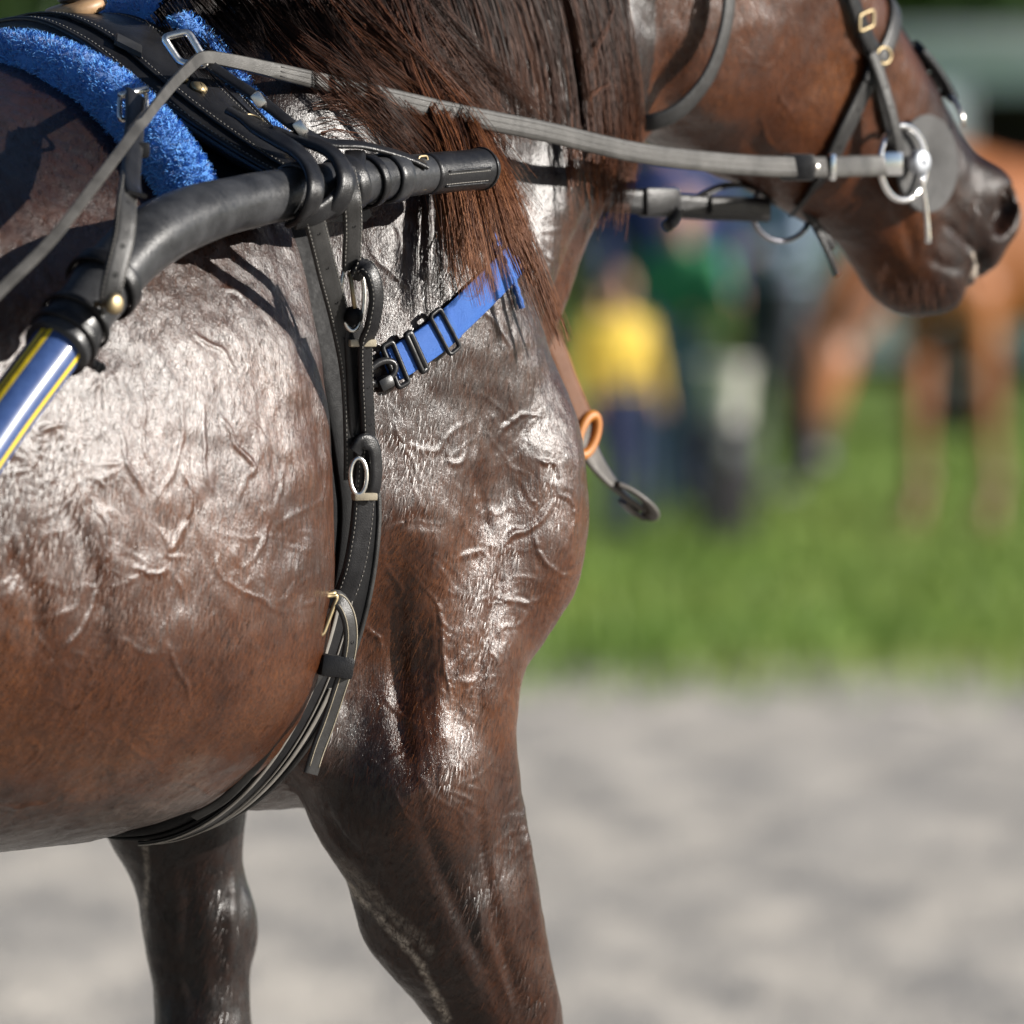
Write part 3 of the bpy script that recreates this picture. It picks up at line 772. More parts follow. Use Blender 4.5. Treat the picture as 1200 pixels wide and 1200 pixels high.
# ---- tack trunk with a bucket on it
def trunk():
    c = at_dist(848, 25.6); e = empty('tack_trunk', c, 'low dark tack trunk on the grass carrying a white bucket', 'trunk', rz=R(12))
    M = Matrix.Rotation(R(12), 3, 'Z'); D1 = plain('dark_trunk', (.045, .04, .045), .5); D2 = metal('trunk_metal', (.5, .5, .5), .4)
    mb = MB(); box_mb(mb, c+Vector((0, 0, .20)), .19, .26, .36, M, .04); mb.build('trunk_box', D1, e, auto=40)
    mb = MB(); box_mb(mb, c+Vector((0, 0, .425)), .21, .28, .085, M, .2); mb.build('lid', D1, e, auto=40)
    mb = MB(); box_mb(mb, c+M@Vector((0, -.145, .37)), .06, .012, .08, M, .2); mb.build('hasp', D2, e, auto=40)
    for s in (-1, 1):
        mb = MB(); torus(mb, c+M@Vector((s*.103, 0, .28)), M@Vector((0, 1, 0)), (0, 0, 1), .06, .03, .008, 16, 6, math.pi, 2*math.pi); mb.build('handle', D2, e)
    bc = c+Vector((0, 0, .468)); b = empty('bucket', bc, 'white plastic bucket standing on the dark tack trunk', 'bucket')
    W1 = plain('white_plastic', (.74, .72, .66), .4)
    mb = MB(); lathe(mb, bc, (0, 0, 1), [(.076, 0), (.080, .004), (.102, .215), (.109, .22), (.109, .232), (.102, .232), (.098, .22), (.076, .012), (.01, .01)], 28); mb.build('pail', W1, b, auto=50)
    mb = MB(); torus(mb, bc+Vector((0, 0, .235)), (1, 0, 0), (0, -.75, .25), .109, .11, .004, 20, 6, math.pi, 2*math.pi); mb.build('bail_handle', D2, b)
trunk()

# ---- grazing chestnut horse
def grazing_horse():
    fd = Field((-1.3, -.40, -.02), (1.55, .40, 1.65), .015)
    fd.put(sdf_loft((0, 0), (1, 0), [(-1.08, 1.1, 1.48, .10, 1.3, 2.2), (-.9, 1.0, 1.55, .20, 1.26, 2.2), (-.6, .9, 1.53, .27, 1.2, 2.2), (-.2, .84, 1.52, .30, 1.15, 2.2),
        (.05, .86, 1.56, .25, 1.15, 2.2), (.25, .93, 1.5, .2, 1.17, 2.2), (.40, 1.05, 1.35, .1, 1.2, 2), (.44, 1.1, 1.3, .03, 1.2, 2)]), .01)
    fd.both(lambda s: sdf_ell((-.88, .10*s, 1.33), (.27, .19, .24)), .06); fd.both(lambda s: sdf_ell((-.93, .16*s, 1.12), (.2, .12, .29)), .05)
    fd.both(lambda s: sdf_ell((.22, .15*s, 1.15), (.17, .09, .28), rotm('Y', 20)), .05)
    nk = [(.12, 0, 1.40, .17), (.38, 0, 1.20, .145), (.58, 0, .97, .118), (.72, 0, .78, .098)]
    for a, b in zip(nk[:-1], nk[1:]): fd.put(sdf_cap(a[:3], b[:3], a[3]*1.15, b[3]*1.15, .62), .05)
    fd.put(sdf_loft((.74, .82), (.12, -.99), [(-.02, -.12, .08, .05, 0, 2.2), (.08, -.16, .09, .09, 0, 2.3), (.2, -.13, .09, .088, 0, 2.4), (.34, -.10, .09, .070, 0, 2.4), (.46, -.085, .085, .062, 0, 2.2), (.56, -.085, .08, .06, 0, 2.1), (.60, -.03, .03, .02, 0, 2)]), .03)
    fd.both(lambda s: sdf_ell((.70, .06*s, .92), (.03, .025, .09), rotm('Y', -35)), .015)
    lg = [[(.14, .17, .98, .09, .9, .04), (.16, .15, .78, .068, .85), (.17, .14, .50, .05, .9), (.165, .14, .44, .036, .8), (.16, .14, .19, .04, .9), (.20, .14, .08, .045, 1), (.21, .14, .04, .052, 1)],
          [(.10, -.17, .98, .09, .9, .04), (.05, -.15, .78, .068, .85), (.02, -.14, .50, .05, .9), (.01, -.14, .44, .036, .8), (-.02, -.14, .19, .04, .9), (.02, -.14, .08, .045, 1), (.03, -.14, .04, .052, 1)],
          [(-.93, .16, 1.0, .13, .7, .05), (-.95, .15, .75, .075, .8), (-1.07, .14, .52, .048, .8), (-1.02, .14, .20, .042, .9), (-.96, .14, .08, .045, 1), (-.95, .14, .04, .054, 1)],
          [(-.88, -.16, 1.0, .13, .7, .05), (-.85, -.15, .75, .075, .8), (-.93, -.14, .52, .048, .8), (-.85, -.14, .20, .042, .9), (-.79, -.14, .08, .045, 1), (-.78, -.14, .04, .054, 1)]]
    for ch in lg:
        for a, b in zip(ch[:-1], ch[1:]): fd.put(sdf_cap(a[:3], b[:3], a[3], b[3], a[4]), a[5] if len(a) > 5 else .02)
    v2, f2 = fd.mesh(); v2 = relax(v2, f2, 2)
    m = NT('chestnut_coat'); p = m.obj(); n1 = m.noise(6, 5, .6, p)
    c = m.ramp(n1, [(.3, (.30, .10, .035)), (.7, (.46, .18, .065))]).outputs[0]
    sx = m.n('SeparateXYZ'); m.l(p, sx.inputs[0])
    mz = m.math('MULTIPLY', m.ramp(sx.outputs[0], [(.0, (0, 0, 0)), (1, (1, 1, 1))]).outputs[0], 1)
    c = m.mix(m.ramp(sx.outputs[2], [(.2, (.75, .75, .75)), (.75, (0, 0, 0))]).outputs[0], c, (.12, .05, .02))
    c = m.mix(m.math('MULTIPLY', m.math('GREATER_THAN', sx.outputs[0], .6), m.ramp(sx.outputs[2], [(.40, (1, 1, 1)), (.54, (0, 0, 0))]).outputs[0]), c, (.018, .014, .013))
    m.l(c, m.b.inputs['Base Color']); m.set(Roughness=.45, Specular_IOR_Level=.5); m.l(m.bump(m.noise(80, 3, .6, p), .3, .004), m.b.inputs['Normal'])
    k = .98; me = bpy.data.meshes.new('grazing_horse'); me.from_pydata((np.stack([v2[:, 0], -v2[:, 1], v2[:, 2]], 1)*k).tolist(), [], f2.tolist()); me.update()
    me.polygons.foreach_set('use_smooth', np.ones(len(me.polygons), bool)); me.materials.append(m.m)
    o = bpy.data.objects.new('grazing_horse', me); link(o); o.location = at_dist(1138, 26.8); o.rotation_euler = (0, 0, R(212))
    tag(o, 'chestnut horse grazing with its dark muzzle down in the grass', 'horse')
    HM = plain('chestnut_mane', (.16, .06, .025), .5)
    V = []; Fc = []
    for i in range(900):
        t = random.random(); q = spline([(.0, 1.60), (.28, 1.45), (.54, 1.15), (.72, .92)], 50)[int(t*49)]; L_ = random.uniform(.12, .26); sd_ = random.choice((1, 1, -1))
        b = len(V); x, z = q[0]*k, q[1]*k; y = sd_*.02; w_ = .004
        V += [(x-w_, y, z), (x+w_, y, z), (x+w_-.05*L_, y+sd_*.09, z-L_*.5), (x-w_-.05*L_, y+sd_*.09, z-L_*.5), (x-.1*L_, y+sd_*.12, z-L_)]
        Fc += [(b, b+1, b+2, b+3), (b+3, b+2, b+4)]
    mo = mesh_obj('mane', V, Fc, HM, smooth=False); mo.parent = o; tag(mo, kind='stuff')
    V = []; Fc = []
    for i in range(700):
        a = random.uniform(0, 6.28); r_ = random.uniform(0, .04); x, y = -1.12*k+r_*math.cos(a), r_*math.sin(a); b = len(V); sp = random.uniform(.5, 2.5); w_ = .004
        V += [(x, y-w_, 1.38*k), (x, y+w_, 1.38*k), (x-.05, y*sp+w_, .95*k), (x-.05, y*sp-w_, .95*k), (x-.04, y*sp*1.2, random.uniform(.45, .6))]
        Fc += [(b, b+1, b+2, b+3), (b+3, b+2, b+4)]
    mo = mesh_obj('tail', V, Fc, HM, smooth=False); mo.parent = o; tag(mo, kind='stuff')
grazing_horse()

# ---- horse trailer
def trailer():
    Y0 = 40.0; e0 = at_dist(1240, Y0); e0.z = 0
    e = empty('horse_trailer', e0, 'pale blue-grey horse trailer with a dark open top door', 'trailer')
    body = plain('trailer_paint', (.68, .74, .78), .4, .5, .08, 3); dark = plain('trailer_inside', (.035, .028, .022), .8); tyre = plain('tyre_rubber', (.025, .025, .027), .8); rim = metal('wheel_rim', (.6, .6, .6), .4)
    roofm = plain('trailer_roof', (.75, .77, .78), .5, .4, .08, 3)
    x0, x1 = e0.x-1.72, e0.x+1.72; ox0, ox1 = e0.x-.50, e0.x+1.0; z0, z1, d0, d1 = .42, 2.12, Y0, Y0+1.75
    def slab(nm, a, b, c, d, f, g, mat): mb = MB(); box_mb(mb, ((a+b)/2, (c+d)/2, (f+g)/2), b-a, d-c, g-f, None, .05); return mb.build(nm, mat, e, auto=40)
    slab('side_panel', x0, ox0, d0, d0+.05, z0, z1, body); slab('side_panel', ox1, x1, d0, d0+.05, z0, z1, body)
    slab('lower_panel', ox0+.002, ox1-.002, d0+.002, d0+.048, z0, 1.25, body); slab('header_panel', ox0+.002, ox1-.002, d0+.002, d0+.048, 1.93, z1, body)
    slab('back_panel', x0, x1, d1-.05, d1, z0, z1, dark); slab('end_panel', x0+.001, x0+.05, d0+.052, d1-.052, z0, z1, body); slab('end_panel', x1-.05, x1-.001, d0+.052, d1-.052, z0, z1, body)
    slab('floor', x0, x1, d0+.001, d1-.001, z0-.12, z0-.002, dark); slab('inner_wall', ox0-.05, ox1+.05, d0+.8, d0+.84, z0+.01, z1-.01, dark)
    r_ = slab('roof', x0-.05, x1+.05, d0-.05, d1+.05, z1+.002, z1+.16, roofm)
    slab('door_frame', ox0-.05, ox0, d0-.02, d0-.002, 1.22, 1.97, roofm); slab('door_frame', ox1, ox1+.05, d0-.02, d0-.002, 1.22, 1.97, roofm)
    slab('sill', ox0-.05, ox1+.05, d0-.03, d0-.002, 1.17, 1.215, roofm)
    slab('trim_strip', x0+.02, x1-.02, d0-.014, d0-.002, .72, .80, plain('trailer_stripe', (.05, .09, .2), .4))
    for xx in (e0.x-.55, e0.x+.25):
        c = Vector((xx, d0-.04, .33)); mb = MB(); lathe(mb, c+Vector((0, .2, 0)), (0, -1, 0), [(.19, 0), (.30, 0), (.33, .03), (.33, .17), (.30, .20), (.19, .20)], 28); w_ = mb.build('wheel', tyre, e, auto=40)
        mb = MB(); lathe(mb, c+Vector((0, -.001, 0)), (0, -1, 0), [(.19, -.03), (.185, .0), (.15, -.02), (.06, -.02), (.05, .02), (.001, .02)], 24); q = mb.build('rim', rim, None, auto=40); q.parent = w_; q.data.transform(Matrix.Translation(-e0))
    slab('tow_bar', x0-1.1, x0, d0+.82, d0+.92, .40, .50, dark); slab('jockey_leg', x0-.95, x0-.88, d0+.84, d0+.90, 0.0, .62, rim)
trailer()

# ---- trees and hedge far behind
LEAF = []
for nm, c1, c2 in (('leaf_dark', (.025, .06, .018), (.06, .115, .03)), ('leaf_mid', (.06, .12, .03), (.12, .20, .055)), ('leaf_grey', (.08, .13, .08), (.16, .22, .14))):
    m = NT(nm); g = m.n('Attribute', attribute_name='g').outputs['Fac']; m.l(m.ramp(g, [(0, c1), (1, c2)]).outputs[0], m.b.inputs['Base Color']); m.set(Roughness=.5, Specular_IOR_Level=.35); LEAF.append(m.m)
BARK = plain('bark', (.10, .075, .055), .9)
def crown(name, clumps, nleaf, size, mat, parent):
    V = []; Fc = []; G = []
    for i in range(nleaf):
        c, r_ = random.choice(clumps); d = Vector((random.gauss(0, 1), random.gauss(0, 1), random.gauss(0, 1))).normalized()
        p = Vector(c) + Vector((d.x*r_[0], d.y*r_[1], d.z*r_[2]))*(random.random()**.4)
        n_ = (d + Vector((random.gauss(0, .6), random.gauss(0, .6), random.gauss(0, .6)))).normalized(); t = n_.orthogonal().normalized(); t.rotate(Matrix.Rotation(random.uniform(0, 6.28), 3, n_)); b = n_.cross(t)
        s = size*random.uniform(.6, 1.3); k = len(V)
        V += [p-t*s, p-b*s*.5+n_*s*.1, p+t*s, p+b*s*.5+n_*s*.1]; Fc.append((k, k+1, k+2, k+3)); G += [min(1, max(0, random.gauss(.5, .25)))]*4
    o = mesh_obj(name, V, Fc, mat, parent, smooth=False)
    at = o.data.attributes.new('g', 'FLOAT', 'POINT'); at.data.foreach_set('value', np.array(G, np.float32)); return o
def tree(px, y, h_, spread, mi, label):
    c = at_dist(px, y); c.z = -.09; e = empty('tree', c, label, 'tree', 'trees far behind the field')
    mb = MB(); top = c+Vector((random.uniform(-.3, .3), random.uniform(-.3, .3), h_*.75)); sweep(mb, spline([c, c+Vector((.1, 0, h_*.3)), top], 10), circ(h_*.03, 8), scale=list(np.linspace(1.2, .25, 10)))
    cl = []
    for i in range(14):
        a = random.uniform(0, 6.28); z = random.uniform(.30, .92); rr = spread*math.sqrt(max(.1, 1-((z-.55)/.48)**2)); q = c+Vector((math.cos(a)*rr*.6, math.sin(a)*rr*.6, z*h_))
        cl.append((q, (spread*.42, spread*.42, h_*.13)))
        b0 = c.lerp(top, max(.1, z-.2)); sweep(mb, spline([b0, b0.lerp(q, .5)+Vector((0, 0, .2)), q], 6), circ(h_*.011, 6), scale=list(np.linspace(1, .3, 6)))
    mb.build('trunk', BARK, e); crown('crown', cl, 2600, h_*.035, LEAF[mi], e)
for a in ((-60, 95, 7.5, 3.0, 2, 'grey-green round tree far behind the harness saddle'), (130, 88, 6.5, 2.8, 1, 'bright green tree far behind the withers of the wet horse'), (380, 104, 8, 3.2, 1, 'mid green tree far behind the mane of the wet horse'), (640, 96, 7, 3.0, 0, 'dark tree far behind the neck of the wet horse'),
          (880, 110, 8, 3.4, 0, 'broad dark tree far behind the adult in pale blue'), (1090, 92, 7, 2.9, 0, 'dark green tree rising behind the roof of the horse trailer'), (1290, 100, 8, 3.3, 1, 'leafy tree far behind the grazing chestnut horse')): tree(*a)
def hedge(x0, x1, y, h_, mi, label):
    a, b = at_dist(x0, y), at_dist(x1, y); e = empty('hedge', Vector(((a.x+b.x)/2, y, -.09)), label, 'hedge')
    nn = int((b.x-a.x)/1.1)+1; cl = [((a.x+(b.x-a.x)*(i+.5)/nn, y+random.uniform(-.2, .2), h_*.5), (.9, .6, h_*.55*random.uniform(.85, 1.1))) for i in range(nn)]
    crown('foliage', cl, nn*420, .13, LEAF[mi], e)
    for i in range(nn):
        mb = MB(); q = Vector(cl[i][0]); q.z = -.1; sweep(mb, spline([q, q+Vector((.06, .0, h_*.4)), q+Vector((0, .05, h_*.8))], 5), circ(.03, 6)); mb.build('stem', BARK, e)
hedge(-80, 620, 68, 1.9, 2, 'long clipped grey-green hedge behind the wet horse'); hedge(600, 1330, 74, 2.0, 0, 'long dark green hedge behind the horse trailer')
# ================================================================== harness
BLACK = leather('black_leather', (.006, .006, .007), .34, 900, .35, .3)
GREYL = leather('worn_grey_leather', (.017, .0165, .016), .38, 1100, .3, .5)
DARKL = leather('dark_padded_leather', (.0035, .0035, .004), .6, 700, .3, .15); DARKL.node_tree.nodes['Principled BSDF'].inputs['Specular IOR Level'].default_value = .12
REINL = leather('rein_leather', (.036, .034, .031), .48, 1200, .3, .6)
RUBBER = leather('shaft_rubber', (.011, .0115, .013), .34, 500, .25, .75)
GUARD = leather('guard_rubber', (.065, .064, .063), .85, 1500, .2, .3)
STEEL = metal('steel', (.78, .76, .72), .24); BRASS = metal('old_brass', (.34, .27, .16), .45); BRIGHT = metal('bright_nickel', (.9, .9, .9), .12)
THREAD = plain('pale_thread', (.35, .33, .30), .8)
def PV(px, py, v):
    """pixel ray meets the upright plane v metres to the horse's right of its mid-line"""
    d = ray(px, py); t = (v - (CAM.x*SA - CAM.y*CA))/(d.x*SA - d.y*CA)
    return CAM + d*t
LAT = Vector((SA, -CA, 0)); FWD = Vector((CA, SA, 0)); UP = Vector((0, 0, 1))
def on_skin(L, n, off):
    """pixel polyline laid on the horse; returns points, normals"""
    pts = []; nor = []
    for x, y in spline(L, n):
        p, q = S(x, y, off); pts.append(p); nor.append(q)
    # even out
    for _ in range(3):
        pts = [pts[0]] + [(pts[i-1]+pts[i]*2+pts[i+1])/4 for i in range(1, n-1)] + [pts[-1]]
        nor = [nor[0]] + [((nor[i-1]+nor[i]*2+nor[i+1])/4).normalized() for i in range(1, n-1)] + [nor[-1]]
    return pts, nor
def in_plane(L, n, vs_):
    """pixel polyline at lateral offsets vs_ (one per key point)"""
    q = spline([(x, y, v*1000) for (x, y), v in zip(L, vs_)], n)
    return [PV(a, b, c/1000) for a, b, c in q]
def strap(name, pts, ups, w, t, mat, parent, scale=None):
    mb = MB(); sweep(mb, pts, strap_prof(w, t), ups=ups, scale=scale); return mb.build(name, mat, parent, auto=50)
def hole_marks(pts, ups, idxs, r, parent, t, mat=None):
    for i in idxs:
        u = Vector(ups[i]).normalized(); mb = MB(); lathe(mb, Vector(pts[i])+u*(t-.0004), u, [(r, 0), (r*1.05, .0009), (r*.7, .0010), (r*.6, .0002), (.0001, .0001)], 10); mb.build('punched_hole', mat or DARKL, parent)
def stitch(pts, ups, inset, t, parent, every=.0042, mat=None, i0=1, i1=-1):
    pts = [Vector(p) for p in pts]; n_ = len(pts); L = []
    for i in range(n_):
        tn = (pts[min(i+1, n_-1)]-pts[max(i-1, 0)]).normalized(); u = Vector(ups[i]); u = (u-tn*u.dot(tn)).normalized(); L.append(pts[i]+u*t+tn.cross(u)*inset)
    L = L[i0:i1]; ln = sum((a-b).length for a, b in zip(L[:-1], L[1:])); m_ = max(2, int(ln/every)); q_ = spline(L, m_*2+1); mb = MB()
    for k_ in range(m_): sweep(mb, [q_[2*k_], q_[2*k_+1]], circ(.00036, 5))
    mb.build('stitching', mat or THREAD, parent)
def frame_loop(mb, corners, r, k=8):
    """rounded wire frame through corner points (closed)"""
    pts = []
    n = len(corners)
    for i in range(n):
        a, b, c = Vector(corners[i-1]), Vector(corners[i]), Vector(corners[(i+1) % n])
        la = (a-b).length; lc = (c-b).length; f = min(.25*la, .25*lc, .008)
        p0 = b+(a-b).normalized()*f; p2 = b+(c-b).normalized()*f
        for t in np.linspace(0, 1, 5): pts.append((p0*(1-t)+b*t)*(1-t)+(b*(1-t)+p2*t)*t)
    return sweep(mb, pts, circ(r, k), closed=True, ups=[(Vector(corners[1])-Vector(corners[0])).cross(Vector(corners[2])-Vector(corners[1])).normalized()]*len(pts))

# ---------------------------------------------------------------- sulky shaft
SH_PX = [(-150, 760), (-60, 592), (0, 498), (70, 403), (120, 335), (170, 283), (230, 252), (300, 234), (380, 220), (450, 209), (520, 202), (573, 197)]
SH_V = [.40, .392, .385, .375, .365, .352, .338, .322, .305, .292, .278, .268]
NS = 220; sh_pts = in_plane(SH_PX, NS, SH_V)
sh_px = spline([(x, y, v*1000) for (x, y), v in zip(SH_PX, SH_V)], NS)
def sidx(px): return int(np.argmin(np.abs(sh_px[:, 0]-px)))
def spos(px):
    i = sidx(px); p = sh_pts[i]; t = (sh_pts[min(i+1, NS-1)]-sh_pts[max(i-1, 0)]).normalized(); return i, p, t
shaft = empty('sulky_shaft', (sh_pts[0].x, sh_pts[0].y, 0), 'blue and yellow sulky shaft with a bent black rubber sleeve along the wet horse', 'shaft')
m = NT('shaft_blue'); p_ = m.geo(); n_ = m.noise(120, 4, .6, p_)
m.l(m.ramp(n_, [(.3, (.03, .06, .17)), (.7, (.045, .085, .22))]).outputs[0], m.b.inputs['Base Color']); m.set(Roughness=.32, Coat_Weight=.2, Coat_Roughness=.12, Specular_IOR_Level=.3); SBLUE = m.m
SYEL = plain('stripe_yellow', (.75, .55, .02), .35, .5, .08)
i0, i1 = 0, sidx(88)
mb = MB(); sweep(mb, sh_pts[i0:i1], circ(.0228, 24)); tube_ = mb.build('shaft_tube', SBLUE, shaft)
# two painted yellow bands with a thin dark line between them
def tube_ups(a, b, ang):
    out = []; 
    for i in range(a, b):
        t = (sh_pts[min(i+1, NS-1)]-sh_pts[max(i-1, 0)]).normalized(); vcam = (CAM-sh_pts[i]).normalized(); x = (vcam-t*vcam.dot(t)).normalized(); y = t.cross(x)
        out.append((x*math.cos(ang)+y*math.sin(ang)).normalized())
    return out
def stripe(ang, w, mat):
    ups = tube_ups(i0, i1, ang); k = 5; mb = MB(); V = []; n_ = i1-i0
    for i in range(n_):
        t = (sh_pts[i0+min(i+1, n_-1)]-sh_pts[i0+max(i-1, 0)]).normalized(); u = ups[i]; s = t.cross(u)
        for q in range(k):
            a = (q/(k-1)-.5)*w/.0228; V.append(sh_pts[i0+i]+(u*math.cos(a)+s*math.sin(a))*.0231)
    mb.add(V, [(i*k+q, i*k+q+1, (i+1)*k+q+1, (i+1)*k+q) for i in range(n_-1) for q in range(k-1)]); mb.build('paint_stripe', mat, tube_)
stripe(.95, .0042, SYEL); stripe(-.62, .0045, SYEL); stripe(-.36, .0016, SYEL) if False else None
stripe(-.92, .0042, SYEL); stripe(-.77, .0018, plain('stripe_dark', (.02, .02, .03), .4))
a0 = sidx(66)
sc = [1+.10*math.exp(-((i-a0)/4)**2)+.05*noise.noise((i*.09, 0, 1)) for i in range(a0, NS-8)]
rad = [np.interp(sh_px[i, 0], [60, 130, 200, 300, 420, 500], [.0262, .0285, .0275, .0235, .0205, .018]) for i in range(a0, NS-8)]
mb = MB(); sweep(mb, sh_pts[a0:NS-8], circ(1, 24), scale=[r_*s_ for r_, s_ in zip(rad, sc)]); mb.build('rubber_sleeve', RUBBER, shaft)
def rad_at(px): return float(np.interp(px, [60, 130, 200, 300, 420, 500], [.0262, .0285, .0275, .0235, .0205, .018]))
def band(name, px, w, t, mat, parent, tilt=(0, 0, 0), extra=0.0, k=28):
    """flat band round the shaft"""
    i, p, tn = spos(px); ax = (tn+Vector(tilt)).normalized(); x = ax.orthogonal().normalized(); y = ax.cross(x); r_ = rad_at(px)+extra
    mb = MB(); torus_pts = [p+(x*math.cos(a)+y*math.sin(a))*r_ for a in np.linspace(0, 2*math.pi, k, endpoint=False)]
    sweep(mb, torus_pts, strap_prof(w, t), ups=[(q-p).normalized() for q in torus_pts], closed=True); return mb.build(name, mat, parent, auto=50)
band('clamp_band', 76, .010, .004, BLACK, shaft, extra=.0005); band('clamp_band', 90, .006, .0035, BLACK, shaft, extra=.001)
i, p, tn = spos(84); dn = (Vector((0, 0, -1))-tn*tn.dot(Vector((0, 0, -1)))).normalized()
mb = MB(); 
for k_ in range(3): box_mb(mb, p+dn*(.034+.007*k_)+tn*(.004*k_-.004)+LAT*.006, .009-.001*k_, .010, .009, Matrix.Rotation(.5*k_, 3, 'Y'), .25)
mb.build('clamp_knot', BLACK, shaft, auto=50)
band('stop_ring', 458, .020, .0035, RUBBER, shaft, extra=.0)
# stitched leather cover of the shaft end
e0_ = sidx(496); cov = sh_pts[e0_:]; n_ = len(cov)
mb = MB(); sweep(mb, cov, circ(1, 24), scale=[(.0185+.001*math.sin(i*.5)*.3)*(1 if i < n_-3 else [.98, .9, .7][i-(n_-3)]) for i in range(n_)]); cover = mb.build('end_cover', BLACK, shaft)
vc = [(CAM-q).normalized() for q in cov]
def cover_line(ang, nm, r_, mat, seg=None):
    L = []
    for i in range(2, n_-4):
        t = (cov[min(i+1, n_-1)]-cov[max(i-1, 0)]).normalized(); x = (vc[i]-t*vc[i].dot(t)).normalized(); y = t.cross(x); y = y if y.z > 0 else -y
        L.append(cov[i]+(x*math.cos(ang)+y*math.sin(ang))*.0188)
    mb = MB()
    if seg:
        L2 = spline(L, seg*2+1)
        for k_ in range(seg): sweep(mb, [L2[2*k_], L2[2*k_+1]], circ(r_, 5))
    else: sweep(mb, L, circ(r_, 6))
    mb.build(nm, mat, cover)
cover_line(-.12, 'stitching', .0004, THREAD, 26); cover_line(-.62, 'stitching', .0004, THREAD, 26); cover_line(.02, 'seam_welt', .0011, BLACK); cover_line(-.75, 'seam_welt', .0011, BLACK)
band('cover_ridge', 566, .003, .0015, BLACK, shaft, extra=.0)
i, p, tn = spos(496)
mb = MB(); u_c = (CAM-p).normalized(); frame_loop(mb, [p+UP*.016+u_c*.020-tn*.009, p+UP*.016+u_c*.020+tn*.005, p-UP*.013+u_c*.022+tn*.005, p-UP*.013+u_c*.022-tn*.009], .0013); mb.build('end_buckle', BRASS, shaft)

# ---------------------------------------------------------------- saddle with fleece pad
SU = -.06
sad = empty('harness_saddle', H(SU, 0, 1.53), 'black leather harness saddle on a blue fleece pad across the back of the wet horse', 'saddle', rz=0)
SEC = [(-.30, 1.39), (-.24, 1.46), (-.17, 1.515), (-.09, 1.562), (0, 1.579), (.07, 1.560), (.13, 1.522), (.19, 1.485), (.25, 1.452), (.30, 1.430)]
SECW = [.05, .07, .10, .13, .15, .145, .125, .098, .068, .05]
q = spline([(v, w, ww) for (v, w), ww in zip(SEC, SECW)], 60)
pts = [H(SU, a, b) for a, b, _ in q]
def sec_up(q_, i):
    a = q_[max(i-1, 0)]; b = q_[min(i+1, len(q_)-1)]; t = np.array([b[0]-a[0], b[1]-a[1]]); t /= np.linalg.norm(t); return (LAT*(-t[1])+UP*t[0])
ups = [sec_up(q, i) for i in range(60)]
prof = [(-.5, -.004), (-.42, -.010), (.42, -.010), (.5, -.004), (.5, .0), (.46, .005), (.30, .006), (.26, .010), (-.26, .010), (-.30, .006), (-.46, .005), (-.5, .0)]
mb = MB(); V = []
for i in range(60):
    s_ = FWD
    for (a, b) in prof: V.append(pts[i]+s_*(a*q[i, 2])+ups[i]*b)
k = len(prof); mb.add(V, [(i*k+j, i*k+(j+1) % k, (i+1)*k+(j+1) % k, (i+1)*k+j) for i in range(59) for j in range(k)] + [tuple(range(k-1, -1, -1)), tuple(59*k+j for j in range(k))])
seat = mb.build('saddle_leather', BLACK, sad, auto=60)
for f_ in (-.47, .47, -.28, .28):      # welted edges and raised seams
    mb = MB(); L = [pts[i]+FWD*(f_*q[i, 2])+ups[i]*(.0035 if abs(f_) > .4 else .0095) for i in range(60)]; sweep(mb, L, circ(.0028 if abs(f_) > .4 else .0012, 7), ups=ups); mb.build('welt', BLACK, seat)
for f_ in (-.43, .43, -.23, .23):
    stitch([pts[i]+FWD*(f_*q[i, 2]) for i in range(60)], ups, 0, .0058 if abs(f_) > .4 else .0102, seat, .0046)
def sec_at(v):
    i = int(np.argmin(np.abs(q[:, 0]-v))); return i, pts[i], ups[i]
# under panel
q2 = spline([(v*.97, w-.022) for v, w in SEC], 50); mb = MB(); p2 = [H(SU-.01, a, b) for a, b in q2]; u2 = [sec_up(q2, i) for i in range(50)]
sweep(mb, p2, [(-.085, 0), (-.08, -.006), (.08, -.006), (.085, 0), (.08, .006), (-.08, .006)], ups=u2); mb.build('under_panel', DARKL, sad, auto=50)
